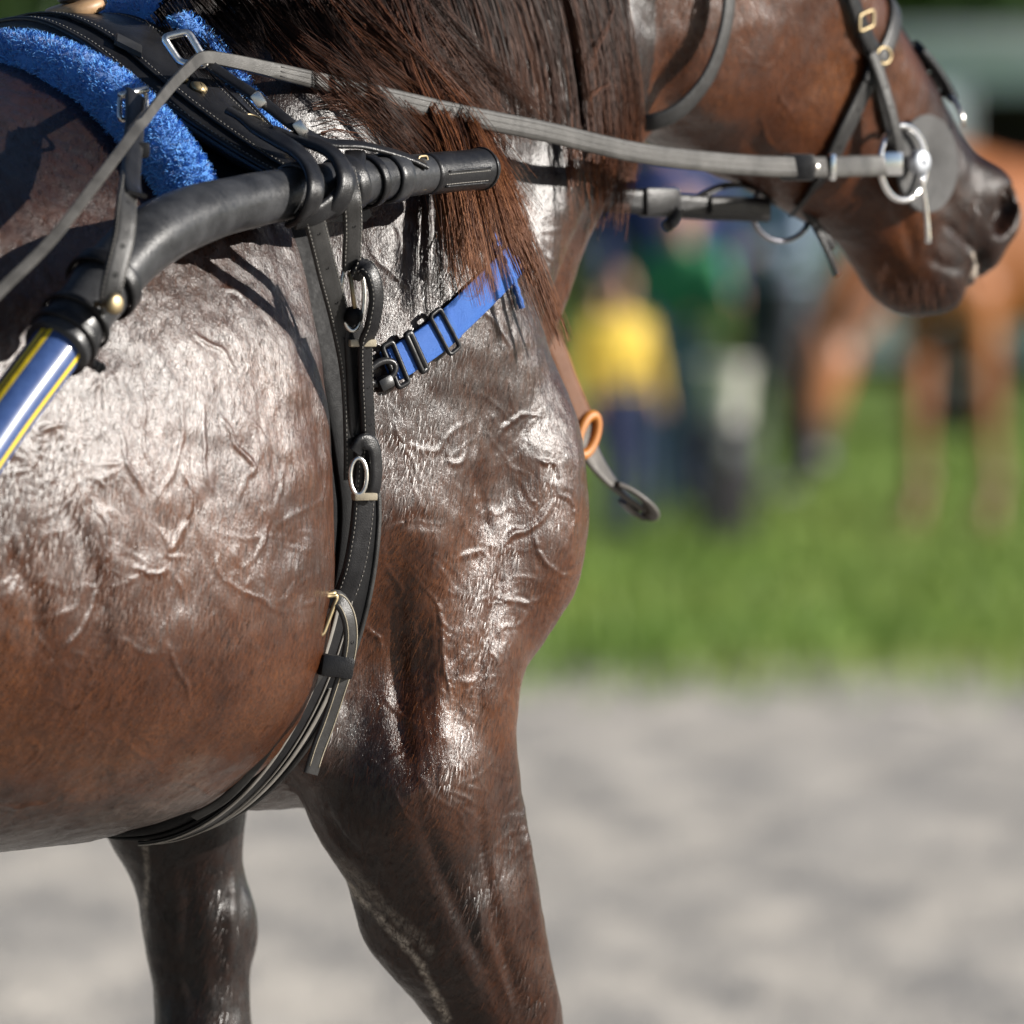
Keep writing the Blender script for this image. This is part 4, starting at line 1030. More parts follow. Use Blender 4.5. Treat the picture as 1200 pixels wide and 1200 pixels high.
# blue fleece rolls
m = NT('blue_fleece'); g_ = m.n('Attribute', attribute_name='g').outputs['Fac']
m.l(m.ramp(g_, [(0, (.03, .14, .44)), (.5, (.085, .32, .74)), (1, (.28, .57, .90))]).outputs[0], m.b.inputs['Base Color']); m.set(Roughness=.75, Specular_IOR_Level=.25, Sheen_Weight=.4); FLEECE = m.m
def fleece_roll(name, u0, sec, rs, ntuft, seed):
    rnd = random.Random(seed); n_ = 70; qq = spline(sec, n_); P3 = [H(u0, a, b) for a, b in qq]; U3 = [sec_up(qq, i) for i in range(n_)]
    R3 = np.interp(np.linspace(0, 1, n_), np.linspace(0, 1, len(rs)), rs); k = 18; V = []; G = []; Fc = []
    for i in range(n_):
        for j in range(k):
            a = 2*math.pi*j/k; d = FWD*math.cos(a)+U3[i]*math.sin(a); p = P3[i]+d*(R3[i]*(1+.14*noise.noise(P3[i]*90+d*3))); V.append(p); G.append(.12)
    for i in range(n_-1):
        for j in range(k): Fc.append((i*k+j, i*k+(j+1) % k, (i+1)*k+(j+1) % k, (i+1)*k+j))
    Fc += [tuple(range(k)), tuple((n_-1)*k+j for j in range(k-1, -1, -1))]
    for _ in range(ntuft):          # curled tufts
        t = rnd.random()*(n_-1); i = int(t); a = rnd.uniform(-2.6, 3.6) if True else 0; d = FWD*math.cos(a)+U3[i]*math.sin(a)
        p = P3[i].lerp(P3[min(i+1, n_-1)], t-i)+d*R3[i]*.97; L_ = rnd.uniform(.003, .0095); x = d.orthogonal().normalized(); x.rotate(Matrix.Rotation(rnd.uniform(0, 6.28), 3, d)); y = d.cross(x)
        wd = rnd.uniform(.0004, .0009); g = min(1, max(0, rnd.gauss(.5, .22)+.15*noise.noise(p*120))); b = len(V); tw = rnd.uniform(-2, 2); cu = rnd.uniform(.15, .55)
        for s_ in range(4):
            f = s_/3; c = p+d*(L_*f*(1-.35*f))+(x*math.cos(tw*f)+y*math.sin(tw*f))*(L_*cu*f*1.4); ww = wd*(1-.75*f); sd_ = (y*math.cos(tw*f)-x*math.sin(tw*f))
            V += [c-sd_*ww, c+sd_*ww]; G += [g*(.35+.65*f)]*2
        Fc += [(b+2*s_, b+2*s_+1, b+2*s_+3, b+2*s_+2) for s_ in range(3)]
    o = mesh_obj(name, V, Fc, FLEECE, sad); at = o.data.attributes.new('g', 'FLOAT', 'POINT'); at.data.foreach_set('value', np.array(G, np.float32)); tag(o, kind='stuff'); return o
fleece_roll('fleece_pad', -.165, [(-.24, 1.455), (-.12, 1.518), (0, 1.541), (.065, 1.535), (.14, 1.508), (.20, 1.468), (.235, 1.438), (.252, 1.415)], [.03, .030, .028, .027, .029, .030, .029, .024], 30000, 3)
fleece_roll('fleece_pad', .004, [(-.24, 1.44), (-.15, 1.505), (-.06, 1.566), (0, 1.585), (.05, 1.578), (.10, 1.548), (.16, 1.495), (.22, 1.440)], [.014, .016, .018, .019, .018, .015, .012, .010], 9000, 4)
# wooden button with cap on top
i, p, u = sec_at(.0); pc = PV(88, 10, -.01)
WOOD = NT('turned_wood'); wp = WOOD.geo(); wn_ = WOOD.noise(60, 5, .6, wp); WOOD.l(WOOD.ramp(wn_, [(.3, (.30, .17, .085)), (.7, (.50, .32, .17))]).outputs[0], WOOD.b.inputs['Base Color']); WOOD.set(Roughness=.5)
axb = (UP*.95-FWD*.05-LAT*.02+Vector((-.17, -.10, 0))).normalized()
mb = MB(); lathe(mb, pc-axb*.004, axb, [(.02, -.004), (.026, -.002), (.0285, .002), (.0285, .006), (.026, .009), (.012, .010)], 32); but = mb.build('wooden_button', WOOD.m, sad, auto=50)
mb = MB(); lathe(mb, pc+axb*.007, axb, [(.011, 0), (.014, .003), (.013, .008), (.008, .012), (.001, .013)], 24); mb.build('button_cap', GREYL, but, auto=50)
mb = MB(); lathe(mb, pc-axb*.034, axb, [(.017, 0), (.015, .028)], 20); mb.build('button_post', BLACK, sad)
# diamond keeper, studs and eyelet
def saddle_point(px, py, up_=0.0):
    d = ray(px, py); best = None
    for v in np.linspace(0, .3, 200):
        i = int(np.argmin(np.abs(q[:, 0]-v))); pl = pts[i]+ups[i]*.010
        t = (pl-CAM).dot(ups[i])/d.dot(ups[i]); c = CAM+d*t; e_ = abs((c-pl).dot(LAT)*1+(c-pl).dot(UP)*0) + abs((c-pl).dot(UP))
        if best is None or e_ < best[0]: best = (e_, c, ups[i], i)
    return best[1]+best[2]*up_, best[2], best[3]
c, u, i = saddle_point(150, 55)
tt = (pts[min(i+1, 59)]-pts[i-1]).normalized(); s_ = FWD
mb = MB(); dm = [c+tt*.020, c+s_*.014+tt*.004, c-tt*.020, c-s_*.014-tt*.004]; mb.add([x for x in dm]+[x+u*.004-(x-c)*.12 for x in dm], [(0, 1, 2, 3), (7, 6, 5, 4)]+[(a, (a+1) % 4, (a+1) % 4+4, a+4) for a in range(4)]); mb.build('diamond_keeper', GREYL, seat, smooth=False)
for (x, y, r_) in ((213, 93, .006), (232, 104, .0085)):
    c, u, i = saddle_point(x, y); mb = MB(); lathe(mb, c, u, [(r_, 0), (r_*.95, .003), (r_*.6, .005), (.001, .0056)], 16); mb.build('brass_stud', BRASS, seat)
c, u, i = saddle_point(297, 141); mb = MB(); lathe(mb, c, u, [(.009, -.001), (.009, .0012), (.006, .0014), (.0055, .0002), (.001, .0002)], 18); mb.build('eyelet', DARKL, seat); mb = MB(); torus(mb, c+u*.0012, FWD, u.cross(FWD), .0085, .0085, .0011, 20, 6); mb.build('eyelet_rim', BRASS, seat)
c, u, i = saddle_point(338, 167); mb = MB(); lathe(mb, c+u*.002, u, [(.007, 0), (.006, .003), (.001, .004)], 7); mb.build('brass_stud', BRASS, seat)
# terret
tv = .155
T = [PV(191, 44, tv), PV(220, 37, tv+.012), PV(243, 76, tv+.03), PV(211, 74, tv+.012)]
mb = MB(); frame_loop(mb, T, .0036, 10); mb.build('terret', STEEL, sad)
# near strap of the saddle carrying a metal keeper, ending in the wrap strap at the shaft end
L = [(236, 72), (262, 90), (303, 118), (335, 143), (356, 157), (385, 170), (420, 172), (455, 180), (480, 188), (497, 196)]; vv = [.17, .195, .235, .262, .275, .285, .292, .296, .30, .302]
wp_ = in_plane(L, 60, vv); strap('wrap_strap', wp_, [(CAM-x).normalized()*.55+UP*.9 for x in wp_], .013, .004, BLACK, sad)
for (x, y, v) in ((303, 117, .242), (352, 150, .278)):
    c = PV(x, y, v); mb = MB(); box_mb(mb, c, .010, .013, .014, Matrix.Rotation(-.6, 3, 'Y'), .3); mb.build('metal_keeper', STEEL, sad, auto=50)
# crupper strap and dee at the back
mb = MB(); c = PV(50, 53, -.04); torus(mb, c, (CA, SA, 0), (-SA*.9, CA*.9, .25), .024, .012, .003, 24, 8); mb.build('dee_ring', STEEL, sad)
L = [(-80, 86), (-30, 64), (0, 52), (25, 44), (45, 44), (54, 50), (44, 56), (20, 64), (0, 74), (-40, 90), (-80, 110)]; cp = in_plane(L, 60, [-.02, -.03, -.04, -.05, -.05, -.045, -.035, -.02, -.01, .0, .0])
strap('back_strap', cp, [(Vector((0, -.6, .8)))]*60, .010, .0045, GREYL, sad)
# shaft carrier strap hanging from the saddle
car = empty('shaft_carrier_strap', PV(135, 350, .37), 'punched grey strap with buckle hanging from the blue fleece to the shaft bend', 'strap')
L = [(157, 112), (156, 150), (152, 190), (147, 235), (144, 275), (136, 310), (128, 345), (127, 362)]; vv = [.235, .27, .312, .388, .408, .414, .414, .408]
cp = in_plane(L, 50, vv); cu = [(LAT*.85+Vector((0, -.5, 0))+UP*.25).normalized()]*50
cs_ = strap('strap', cp, cu, .0205, .0038, GREYL, car); [stitch(cp, cu, s_*.0084, .0040, cs_, i0=22) for s_ in (-1, 1)]; hole_marks(cp, cu, (24, 30, 38, 43), .0022, car, .0039)
L = [(157, 112), (157, 140), (155, 175), (153, 205), (155, 224), (160, 230)]; tp = in_plane(L, 24, [.245, .276, .310, .345, .378, .390]); strap('strap_tail', tp, cu[:24], .019, .0035, BLACK, car)
X = Vector((1, .15, 0)).normalized(); mb = MB(); box_mb(mb, PV(157, 176, .300), .027, .015, .014, Matrix((X, X.cross(UP), UP)).transposed(), .3); mb.build('keeper', BLACK, car, auto=50)
mb = MB(); B = [PV(140, 112, .232), PV(171, 106, .232), PV(172, 135, .245), PV(140, 142, .245)]; frame_loop(mb, B, .0022); mb.build('buckle', STEEL, car)
mb = MB(); sweep(mb, [PV(141, 112, .236), PV(172, 105, .236)], circ(.0034, 8)); mb.build('buckle_roller', STEEL, car)
c = PV(132, 356, .424); mb = MB(); lathe(mb, c, LAT, [(.003, -.02), (.003, .0), (.0088, .0), (.0088, .004), (.006, .006), (.001, .0062)], 18); mb.build('brass_bolt', BRASS, car)
band('shaft_loop', 122, .016, .004, BLACK, car, extra=.0012)

# ---------------------------------------------------------------- tug loops round the shaft
tug = empty('tug_straps', PV(400, 225, .30), 'black leather tug loops wrapped round the shaft below the harness saddle', 'strap')
for (L, vv, w_, t_) in (([(268, 132), (300, 152), (330, 170), (352, 186), (364, 206), (366, 226), (358, 246), (342, 258)], [.225, .25, .285, .318, .342, .350, .344, .325], .021, .006),
                    ([(318, 156), (345, 166), (370, 174), (390, 186), (400, 204), (400, 224), (388, 244), (366, 256)], [.26, .275, .298, .322, .338, .342, .336, .316], .021, .007),
                    ([(416, 182), (414, 198), (406, 216), (392, 234), (370, 250), (345, 258)], [.290, .312, .332, .338, .338, .33], .019, .005)):
    a = in_plane(L, 50, vv); ax_ = (sh_pts[sidx(430)]-sh_pts[sidx(330)]).normalized(); u_ = []
    for p in a:
        c = min(sh_pts, key=lambda s_: (s_-p).length); d_ = (p-c); d_ = (d_-ax_*d_.dot(ax_)).normalized(); u_.append(d_*.8+LAT*.35+UP*.15)
    strap('tug_loop', a, u_, w_, t_, BLACK, tug)
band('tug_loop', 349, .017, .0035, GREYL, tug, (0, 0, .1), .001); band('tug_loop', 405, .017, .004, BLACK, tug, (.1, 0, .2), .001); band('tug_loop', 432, .010, .003, BLACK, tug, (0, 0, .1), .001)
# long front strap with holes
L = [(352, 206), (360, 232), (368, 262), (382, 318), (396, 370), (407, 420), (412, 465), (414, 520), (414, 560)]; vv = [.318, .335, .334, .318, .305, .297, .29, .283, .278]
fp = in_plane(L, 70, vv); fu = [(LAT*.8+Vector((.1, -.6, 0))).normalized()]*70
bl_ = strap('billet', fp, fu, .0215, .0036, GREYL, tug); [stitch(fp, fu, s_*.0086, .0038, bl_) for s_ in (-1, 1)]; hole_marks(fp, fu, (14, 22, 30, 38, 46, 53, 60), .0019, tug, .0037)
# backband strap over the shaft with ring, loop and keeper
L = [(404, 196), (410, 230), (412, 262), (411, 292), (411, 314)]; bp = in_plane(L, 30, [.318, .335, .33, .318, .312]); bu = [(LAT*.7+Vector((.15, -.7, 0))).normalized()]*30
bb_ = strap('backband', bp, bu, .0195, .0038, GREYL, tug); [stitch(bp, bu, s_*.0078, .0040, bb_) for s_ in (-1, 1)]; hole_marks(bp, bu, (17,), .0019, tug, .0039)
X = Vector((.96, .28, 0)).normalized(); c = PV(413, 346, .31); mb = MB(); torus(mb, c, X, (0, 0, 1), .0105, .031, .0023, 36, 8); mb.build('ring_buckle', STEEL, tug)
L = [(413, 322), (424, 313), (434, 325), (438, 350), (433, 380), (425, 402), (425, 440), (427, 480), (428, 520), (424, 545)]; lp = in_plane(L, 60, [.312, .322, .328, .328, .322, .312, .302, .294, .286, .28]); lu = [(LAT*.55+Vector((.55, -.6, 0))).normalized()]*60
ls_ = strap('looped_strap', lp, lu, .0165, .0062, BLACK, tug); [stitch(lp, lu, s_*.0062, .0064, ls_) for s_ in (-1, 1)]; hole_marks(lp, lu, (22, 38, 48), .0018, tug, .0063)
L = [(412, 375), (412, 400), (414, 440), (416, 490), (418, 540)]; dp = in_plane(L, 30, [.304, .301, .294, .286, .277]); strap('under_strap', dp, lu[:30], .022, .005, BLACK, tug)
mb = MB(); sweep(mb, [PV(410, 318, .316), PV(414, 350, .318), PV(417, 374, .314)], circ(.002, 6)); mb.build('buckle_tongue', BRASS, tug)
mb = MB(); lathe(mb, PV(415, 370, .314), LAT, [(.008, -.006), (.0085, 0), (.006, .005), (.001, .006)], 16); mb.build('ring_stud', DARKL, tug)
def keeper(px, py, v, w, h_, mat, par, rot=0.0, dep=.014):
    c = PV(px, py, v); M = Matrix((X, X.cross(UP), UP)).transposed() @ Matrix.Rotation(rot, 3, 'Y'); mb = MB(); box_mb(mb, c, w, dep, h_, M, .25); return mb.build('keeper', mat, par, auto=50)
PALEK = leather('pale_keeper', (.30, .26, .19), .5, 900, .3, .4)
keeper(424, 402, .312, .024, .0065, PALEK, tug); 

# ---------------------------------------------------------------- girth round the chest
gir = empty('girth', H(.06, .0, .87), 'black padded girth running round the chest of the wet horse behind its foreleg', 'girth')
def ring_section(u_of, n_, off, a0=-200, a1=20):
    """walk round the chest: angle 0 = right side, -90 = under the belly"""
    P_ = []; N_ = []
    for a in np.linspace(R(a0), R(a1), n_):
        dv, dw = math.cos(a), math.sin(a); u = u_of(a); o_ = H(u, dv*.9, 1.18+dw*.9); d = H(0, -dv, -dw)
        r_ = BVH.ray_cast(o_, d)
        if r_[0] is None: continue
        P_.append(r_[0]); N_.append(LAT*dv+UP*dw)
    n2 = len(P_)
    for _ in range(8):
        P_ = [P_[0]]+[(P_[i-1]+P_[i]*2+P_[i+1])/4 for i in range(1, n2-1)]+[P_[-1]]
    N2 = []
    for i in range(n2):
        t = (P_[min(i+1, n2-1)]-P_[max(i-1, 0)]).normalized(); m_ = N_[i]-t*N_[i].dot(t); N2.append(m_.normalized())
    return [p+n__*off for p, n__ in zip(P_, N2)], N2
gp, gn = [], []
for a in np.linspace(R(-235), R(60), 120):     # the chest's own section behind the elbow
    ca_, sa_ = math.cos(a), math.sin(a); ex = 2/2.05; rv = .233; rw = .293 if sa_ < 0 else .42
    v_g = math.copysign(abs(ca_)**ex, ca_)*rv; w_g = 1.15+math.copysign(abs(sa_)**ex, sa_)*rw
    gp.append(H(.040 - .07*max(0, sa_) - .032*max(0, -sa_)**1.5, v_g, w_g)); gn.append((LAT*(ca_/rv)+UP*(sa_/rw)).normalized())
def girth_layer(nm, pts_, ups_, w, t, mat, par, shift=0.0):
    mb = MB(); V = []; pr = strap_prof(w, t)
    for p, u in zip(pts_, ups_):
        for a, b in pr: V.append(p+FWD*(a+shift)+u*b)
    k = len(pr); n_ = len(pts_); mb.add(V, [(i*k+j, i*k+(j+1) % k, (i+1)*k+(j+1) % k, (i+1)*k+j) for i in range(n_-1) for j in range(k)]+[tuple(range(k-1, -1, -1)), tuple((n_-1)*k+j for j in range(k))]); return mb.build(nm, mat, par, auto=50)
girth_layer('girth_pad', gp, gn, .070, .010, DARKL, gir)
girth_layer('girth_strap', [p+n_*.0102 for p, n_ in zip(gp, gn)], gn, .040, .004, DARKL, gir, .003)
girth_layer('edge_binding', [p+n_*.004 for p, n_ in zip(gp, gn)], gn, .006, .008, GREYL, gir, .034)
PALEG = leather('wet_pale_edge', (.16, .15, .135), .35, 900, .3, .5)
ang = np.linspace(-235, 60, 120); lo_ = [i for i in range(120) if -88 < ang[i] < -14]; lo2 = [i for i in range(120) if -95 < ang[i] < -30]
girth_layer('layered_strap', [gp[i]+gn[i]*.0146 for i in lo_], [gn[i] for i in lo_], .020, .003, BLACK, gir, -.004); girth_layer('wet_edge', [gp[i]+gn[i]*.0178 for i in lo_], [gn[i] for i in lo_], .0045, .0012, PALEG, gir, -.012)
girth_layer('wet_edge', [gp[i]+gn[i]*.0146 for i in lo2], [gn[i] for i in lo2], .0055, .0014, PALEG, gir, .016); girth_layer('wet_edge', [gp[i]+gn[i]*.0178 for i in lo_], [gn[i] for i in lo_], .0022, .0010, PALEG, gir, .004)
# billet ending in the lower buckle and hanging tail
L = [(424, 520), (426, 548), (424, 575), (420, 620), (412, 665), (400, 700)]; bp = in_plane(L, 40, [.285, .282, .28, .275, .268, .258]); lb_ = strap('lower_billet', bp, [(LAT*.6+Vector((.4, -.6, 0))).normalized()]*40, .024, .006, BLACK, gir); [stitch(bp, [(LAT*.6+Vector((.4, -.6, 0))).normalized()]*40, s_*.0095, .0062, lb_) for s_ in (-1, 1)]
L = [(414, 528), (422, 518), (434, 522), (438, 545), (436, 572), (428, 582)]; bp = in_plane(L, 30, [.288, .292, .294, .293, .29, .286]); strap('looped_strap', bp, [(LAT*.5+Vector((.6, -.5, 0))).normalized()]*30, .015, .005, BLACK, gir)
mb = MB(); torus(mb, PV(420, 558, .292), X, (0, 0, 1), .0075, .016, .002, 28, 8); mb.build('ring_buckle', STEEL, gir)
keeper(427, 582, .291, .021, .0065, PALEK, gir)
L = [(384, 702), (396, 704), (406, 722), (409, 748), (404, 780), (394, 812), (382, 848), (370, 880), (362, 906)]; tp = in_plane(L, 60, [.284, .290, .294, .292, .286, .280, .274, .270, .266]); tu = [(LAT*.5+Vector((.55, -.6, .05))).normalized()]*60
tl = strap('girth_tail', tp, tu, .0165, .0042, GREYL, gir); hole_marks(tp, tu, (17, 26), .0018, gir, .0043)
for f_ in (-.0055, .0055):
    mb = MB(); L3 = [Vector(p)+(Vector(u)*.0046)+((Vector(tp[min(i+1, 59)])-Vector(tp[max(i-1, 0)])).normalized().cross(u))*f_ for i, (p, u) in enumerate(zip(tp, tu))]; sweep(mb, L3[2:-2], circ(.0006, 5)); mb.build('stitching', PALEK, tl)
keeper(394, 781, .284, .030, .020, BLACK, gir, .15, .016)
mb = MB(); cc = [PV(393, 695, .292), PV(379, 700, .288), PV(374, 728, .284), PV(370, 740, .282), PV(354, 752, .280), PV(349, 762, .276)]; sweep(mb, spline(cc, 24), circ(.0023, 8)); mb.build('buckle', BRASS, gir)
mb = MB(); frame_loop(mb, [PV(376, 700, .288), PV(396, 697, .292), PV(378, 745, .288), PV(356, 745, .282)], .0021); mb.build('buckle', BRASS, gir)
# thin belly straps below the buckle
for (L, vv, w_) in (([(374, 735), (356, 770), (338, 810), (316, 850), (296, 880)], [.262, .262, .258, .246, .232], .014), ([(378, 780), (350, 822), (322, 862), (296, 900), (262, 935), (228, 955)], [.262, .254, .242, .222, .19, .155], .010)):
    bp = in_plane(L, 40, vv); bp = [p for p in bp]
    for _ in range(4): bp = [bp[0]]+[(bp[i-1]+bp[i]*2+bp[i+1])/4 for i in range(1, 39)]+[bp[-1]]
    bs_ = strap('belly_strap', bp, [(LAT*.8+Vector((0, -.4, -.2))).normalized()]*40, w_, .004, GREYL, gir)

# ---------------------------------------------------------------- blue breast strap
bs = empty('breast_strap', S(520, 380)[0], 'blue nylon breast strap with buckle across the shoulder under the mane', 'strap')
m = NT('blue_webbing'); p_ = m.geo(); wv = m.n('TexWave'); wv.inputs['Scale'].default_value = 420; wv.bands_direction = 'DIAGONAL'; m.l(p_, wv.inputs['Vector'])
m.l(m.mix(m.math('MULTIPLY', m.noise(60, 4, .6, p_), .6), (.03, .12, .46), (.085, .22, .60)), m.b.inputs['Base Color']); m.set(Roughness=.55, Specular_IOR_Level=.35); m.l(m.bump(wv.outputs['Fac'], .7, .001), m.b.inputs['Normal']); WEB = m.m
BPL = leather('black_plastic', (.014, .014, .015), .3, 1500, .08, .1)
sp_, sn = on_skin([(449, 432), (470, 420), (510, 392), (550, 355), (580, 325), (600, 303)], 50, .004)
strap('webbing', sp_, sn, .031, .002, WEB, bs); strap('folded_webbing', [p+n_*.0024 for p, n_ in zip(sp_[2:24], sn[2:24])], sn[2:24], .0305, .002, WEB, bs)
def frame_on(i, w, l, r_, nm):
    t = (sp_[i+1]-sp_[i-1]).normalized(); u = sn[i]; s_ = t.cross(u); c = sp_[i]+u*.0055; mb = MB(); frame_loop(mb, [c-s_*w/2-t*l/2, c+s_*w/2-t*l/2, c+s_*w/2+t*l/2, c-s_*w/2+t*l/2], r_); mb.build(nm, BPL, bs); return c, t, u, s_
frame_on(19, .041, .014, .0022, 'slider'); c, t, u, s_ = frame_on(9, .037, .006, .0028, 'web_keeper'); c, t, u, s_ = frame_on(2, .040, .012, .0026, 'end_loop')
mb = MB(); h0 = sp_[0]; torus(mb, h0+u*.006-t*.010, t, s_, .016, .009, .0036, 24, 8); mb.build('snap_hook', BPL, bs); mb = MB(); box_mb(mb, h0+u*.006-t*.012+s_*.010, .016, .012, .014, Matrix((t, s_, u)).transposed(), .3); mb.build('hook_body', BPL, bs, auto=50)
cp_, cn = on_skin([(528, 205), (540, 235), (554, 262), (567, 283), (573, 292)], 24, .012); strap('cord', cp_, cn, .010, .003, WEB, bs)
cp_, cn = on_skin([(570, 284), (583, 303), (594, 324), (600, 343), (606, 362)], 24, .005); mb = MB(); sweep(mb, cp_, circ(.0032, 8), ups=cn, scale=[1+.18*math.sin(i*1.9) for i in range(24)]); mb.build('cord', WEB, bs)

# ---------------------------------------------------------------- rein
tc = (T[2]+T[3])/2 + Vector((0, 0, .006))
rein = empty('rein', tc, 'long grey leather rein from the bit ring through the saddle terret', 'rein')
bit_c = None
hb = S(1085, 192)[0]; bit_v = hb.x*SA - hb.y*CA + .030        # lateral plane of the bit ring
L = [(-130, 470), (-60, 405), (0, 342), (60, 282), (130, 192), (190, 112), (222, 78), (238, 68), (270, 72), (320, 83), (400, 102), (500, 126), (570, 141), (640, 155), (740, 178), (830, 190), (900, 195), (960, 196), (1036, 194)]
vv = [.47, .455, .44, .415, .375, .275, .20, .182, .174, .173, .172, .170, .170, .168, .160, .148, .14, .13, bit_v]
rp = in_plane(L, 220, vv); ru = []
for i, p in enumerate(rp): ru.append((LAT*.75+Vector((0, -.6, 0))+UP*(.9 if i < 70 else .12)).normalized())
rs = [(np.interp(i, [0, 75, 95, 130, 219], [.50, .50, .60, .95, 1.05]), 1.0) for i in range(220)]
strap('rein_strap', rp, ru, .0195, .0042, REINL, rein, rs)
for f_ in (-.30, 0, .30):
    mb = MB(); L3 = [Vector(rp[i])+ru[i]*.0044+((Vector(rp[min(i+1, 219)])-Vector(rp[i-1])).normalized().cross(ru[i]))*(.0195*f_*rs[i][0]) for i in range(110, 219)]; sweep(mb, L3, circ(.0007, 5)); mb.build('stitch_line', REINL, rein)
c = PV(934, 196, .138); M = Matrix((X, X.cross(UP), UP)).transposed(); mb = MB(); box_mb(mb, c, .034, .012, .026, M, .35); mb.build('rubber_stop', BLACK, rein, auto=50)
c = PV(975, 196, .132); mb = MB(); box_mb(mb, c, .0055, .010, .026, M, .3); mb.build('pale_keeper', BRIGHT, rein, auto=50)
mb = MB(); lathe(mb, PV(958, 196, .140), LAT, [(.0034, -.003), (.0034, .001), (.002, .0015)], 10); mb.build('rivet', STEEL, rein)
c = PV(1043, 192, bit_v+.004); mb = MB(); box_mb(mb, c, .024, .010, .0235, M, .25); mb.build('end_clip', BRIGHT, rein, auto=50)

# ---------------------------------------------------------------- bit and guard
bit = empty('driving_bit', PV(1062, 192, bit_v), 'bright metal driving bit with oval ring and lever at the horse mouth', 'bit')
hx = (FWD*.97+LAT*-.05).normalized()
rx_ = .037; bc_ = PV(1058, 191, bit_v)
mb = MB(); torus(mb, bc_, hx, UP, rx_, .0365, .0032, 44, 10); mb.build('bit_ring', BRIGHT, bit)
c = PV(1077, 190, bit_v+.006); mb = MB(); lathe(mb, c, LAT, [(.006, -.03), (.006, -.004), (.0122, -.004), (.0125, .004), (.0105, .006), (.003, .0062), (.0022, .003), (.0001, .003)], 24); mb.build('bit_cap', metal('satin_metal', (.40, .42, .45), .55), bit, auto=50)
lv = in_plane([(1079, 206), (1083, 230), (1086, 255), (1088, 285)], 16, [bit_v+.008]*4); mb = MB(); sweep(mb, lv, circ(.0024, 8), scale=list(np.linspace(.8, 1.25, 16))); mb.build('lever', BRIGHT, bit)
mb = MB(); a_ = PV(1077, 190, bit_v); sweep(mb, [a_, a_-LAT*(2*bit_v)], circ(.006, 10)); mb.build('mouthpiece', STEEL, bit)
gd = empty('bit_guard', PV(1085, 192, bit_v-.012), 'round grey rubber bit guard disc against the horse cheek', 'bit guard')
gc = PV(1086, 192, bit_v-.012); mb = MB(); lathe(mb, gc-LAT*.002, (LAT+FWD*.03).normalized(), [(.0465, 0), (.0482, .001), (.0485, .003), (.0472, .0042), (.010, .0046), (.009, .0038), (.001, .0038)], 48); mb.build('rubber_disc', GUARD, gd, auto=40)

# ---------------------------------------------------------------- bridle
br = empty('bridle', S(1010, 80)[0], 'black leather bridle straps with buckle on the horse cheek and nose', 'bridle')
def hp(s, n, v=0): return H(.756+.755*s-.656*n, v, 1.815-.656*s-.755*n)
FACE = (FWD*.656+UP*.755).normalized()
def lay(nm, L, n_, w, t, mat, off=.002, par=None, holes=()):
    a, b = on_skin(L, n_, off); o_ = strap(nm, a, b, w, t, mat, par or br)
    if holes: hole_marks(a, b, holes, .0017, par or br, t+.0001)
    return a, b
lay('cheekpiece', [(972, -60), (985, -20), (1000, 25), (1012, 52), (1021, 66)], 30, .020, .004, BLACK, .006)
L = [(1020, 62), (1032, 96), (1042, 130), (1049, 158), (1053, 178)]; a = in_plane(L, 30, [bit_v+.004, bit_v+.006, bit_v+.008, bit_v+.008, bit_v+.006]); strap('cheekpiece', a, [LAT]*30, .0150, .004, GREYL, br); hole_marks(a, [LAT]*30, (10, 16), .0015, br, .0041)
lay('cheek_backing', [(1018, 72), (1028, 110), (1037, 145), (1044, 172)], 24, .017, .004, GREYL, .003)
a = []; b = []
for t in np.linspace(0, 1, 40):        # noseband: from the cheek ring over the nose to the far cheek
    th = math.pi*t; pw = 2/2.6; vv_ = math.copysign(abs(math.cos(th))**pw, math.cos(th))*.077; nn_ = .090-math.sin(th)**pw*.114; a.append(hp(.318, nn_, vv_)); b.append((LAT*math.cos(th)+FACE*math.sin(th)).normalized())
strap('noseband', a, b, .019, .004, GREYL, br)
lay('jaw_strap', [(1014, 92), (1000, 122), (985, 152), (972, 180), (962, 205)], 30, .021, .004, GREYL, .004, holes=(9, 20))
lay('jaw_strap', [(1020, 66), (1016, 82), (1012, 97)], 14, .026, .005, BLACK, .005)
mb = MB(); c, n_ = S(1021, 64, .014); torus(mb, c, hx, UP, .011, .008, .0018, 24, 8); mb.build('noseband_ring', BRASS, br)
mb = MB(); c, n_ = S(1002, 20, .012); frame_loop(mb, [c+hx*.012+UP*.008, c+hx*.012-UP*.008, c-hx*.010-UP*.014, c-hx*.010+UP*.002], .0018); mb.build('cheek_buckle', BRASS, br)
fl = lambda s_: -float(np.interp(s_, [.02, .08, .16, .24, .32, .40, .47], [.005, .012, .018, .022, .022, .018, .013]))-.001
a = [hp(s_, fl(s_), .012) for s_ in np.linspace(.02, .43, 40)]; strap('overcheck', a, [FACE]*40, .017, .006, BLACK, br)
a = [hp(s_, fl(s_)-.004*math.sin((s_-.4)*40), .02) for s_ in np.linspace(.40, .47, 14)]; strap('overcheck_end', a, [(FACE+LAT*.6).normalized()]*14, .024, .010, BLACK, br)
mb = MB(); torus(mb, hp(.452, -.019, .016), (FWD*.755-UP*.656), FACE, .012, .012, .0036, 24, 8, -.3, 3.0); mb.build('overcheck_loop', BLACK, br)
mb = MB(); lathe(mb, hp(.458, -.026, .0), FACE, [(.010, -.003), (.011, 0), (.009, .004), (.001, .006)], 16); mb.build('overcheck_button', GREYL, br)
mb = MB(); sweep(mb, [hp(.456, -.010, .038), hp(.470, .004, .050), hp(.476, .014, .054)], circ(.0028, 8)); mb.build('overcheck_bit', STEEL, br)
a, b = on_skin([(852, -60), (852, -10), (846, 40), (826, 92), (795, 128), (768, 141), (752, 145)], 60, .003)
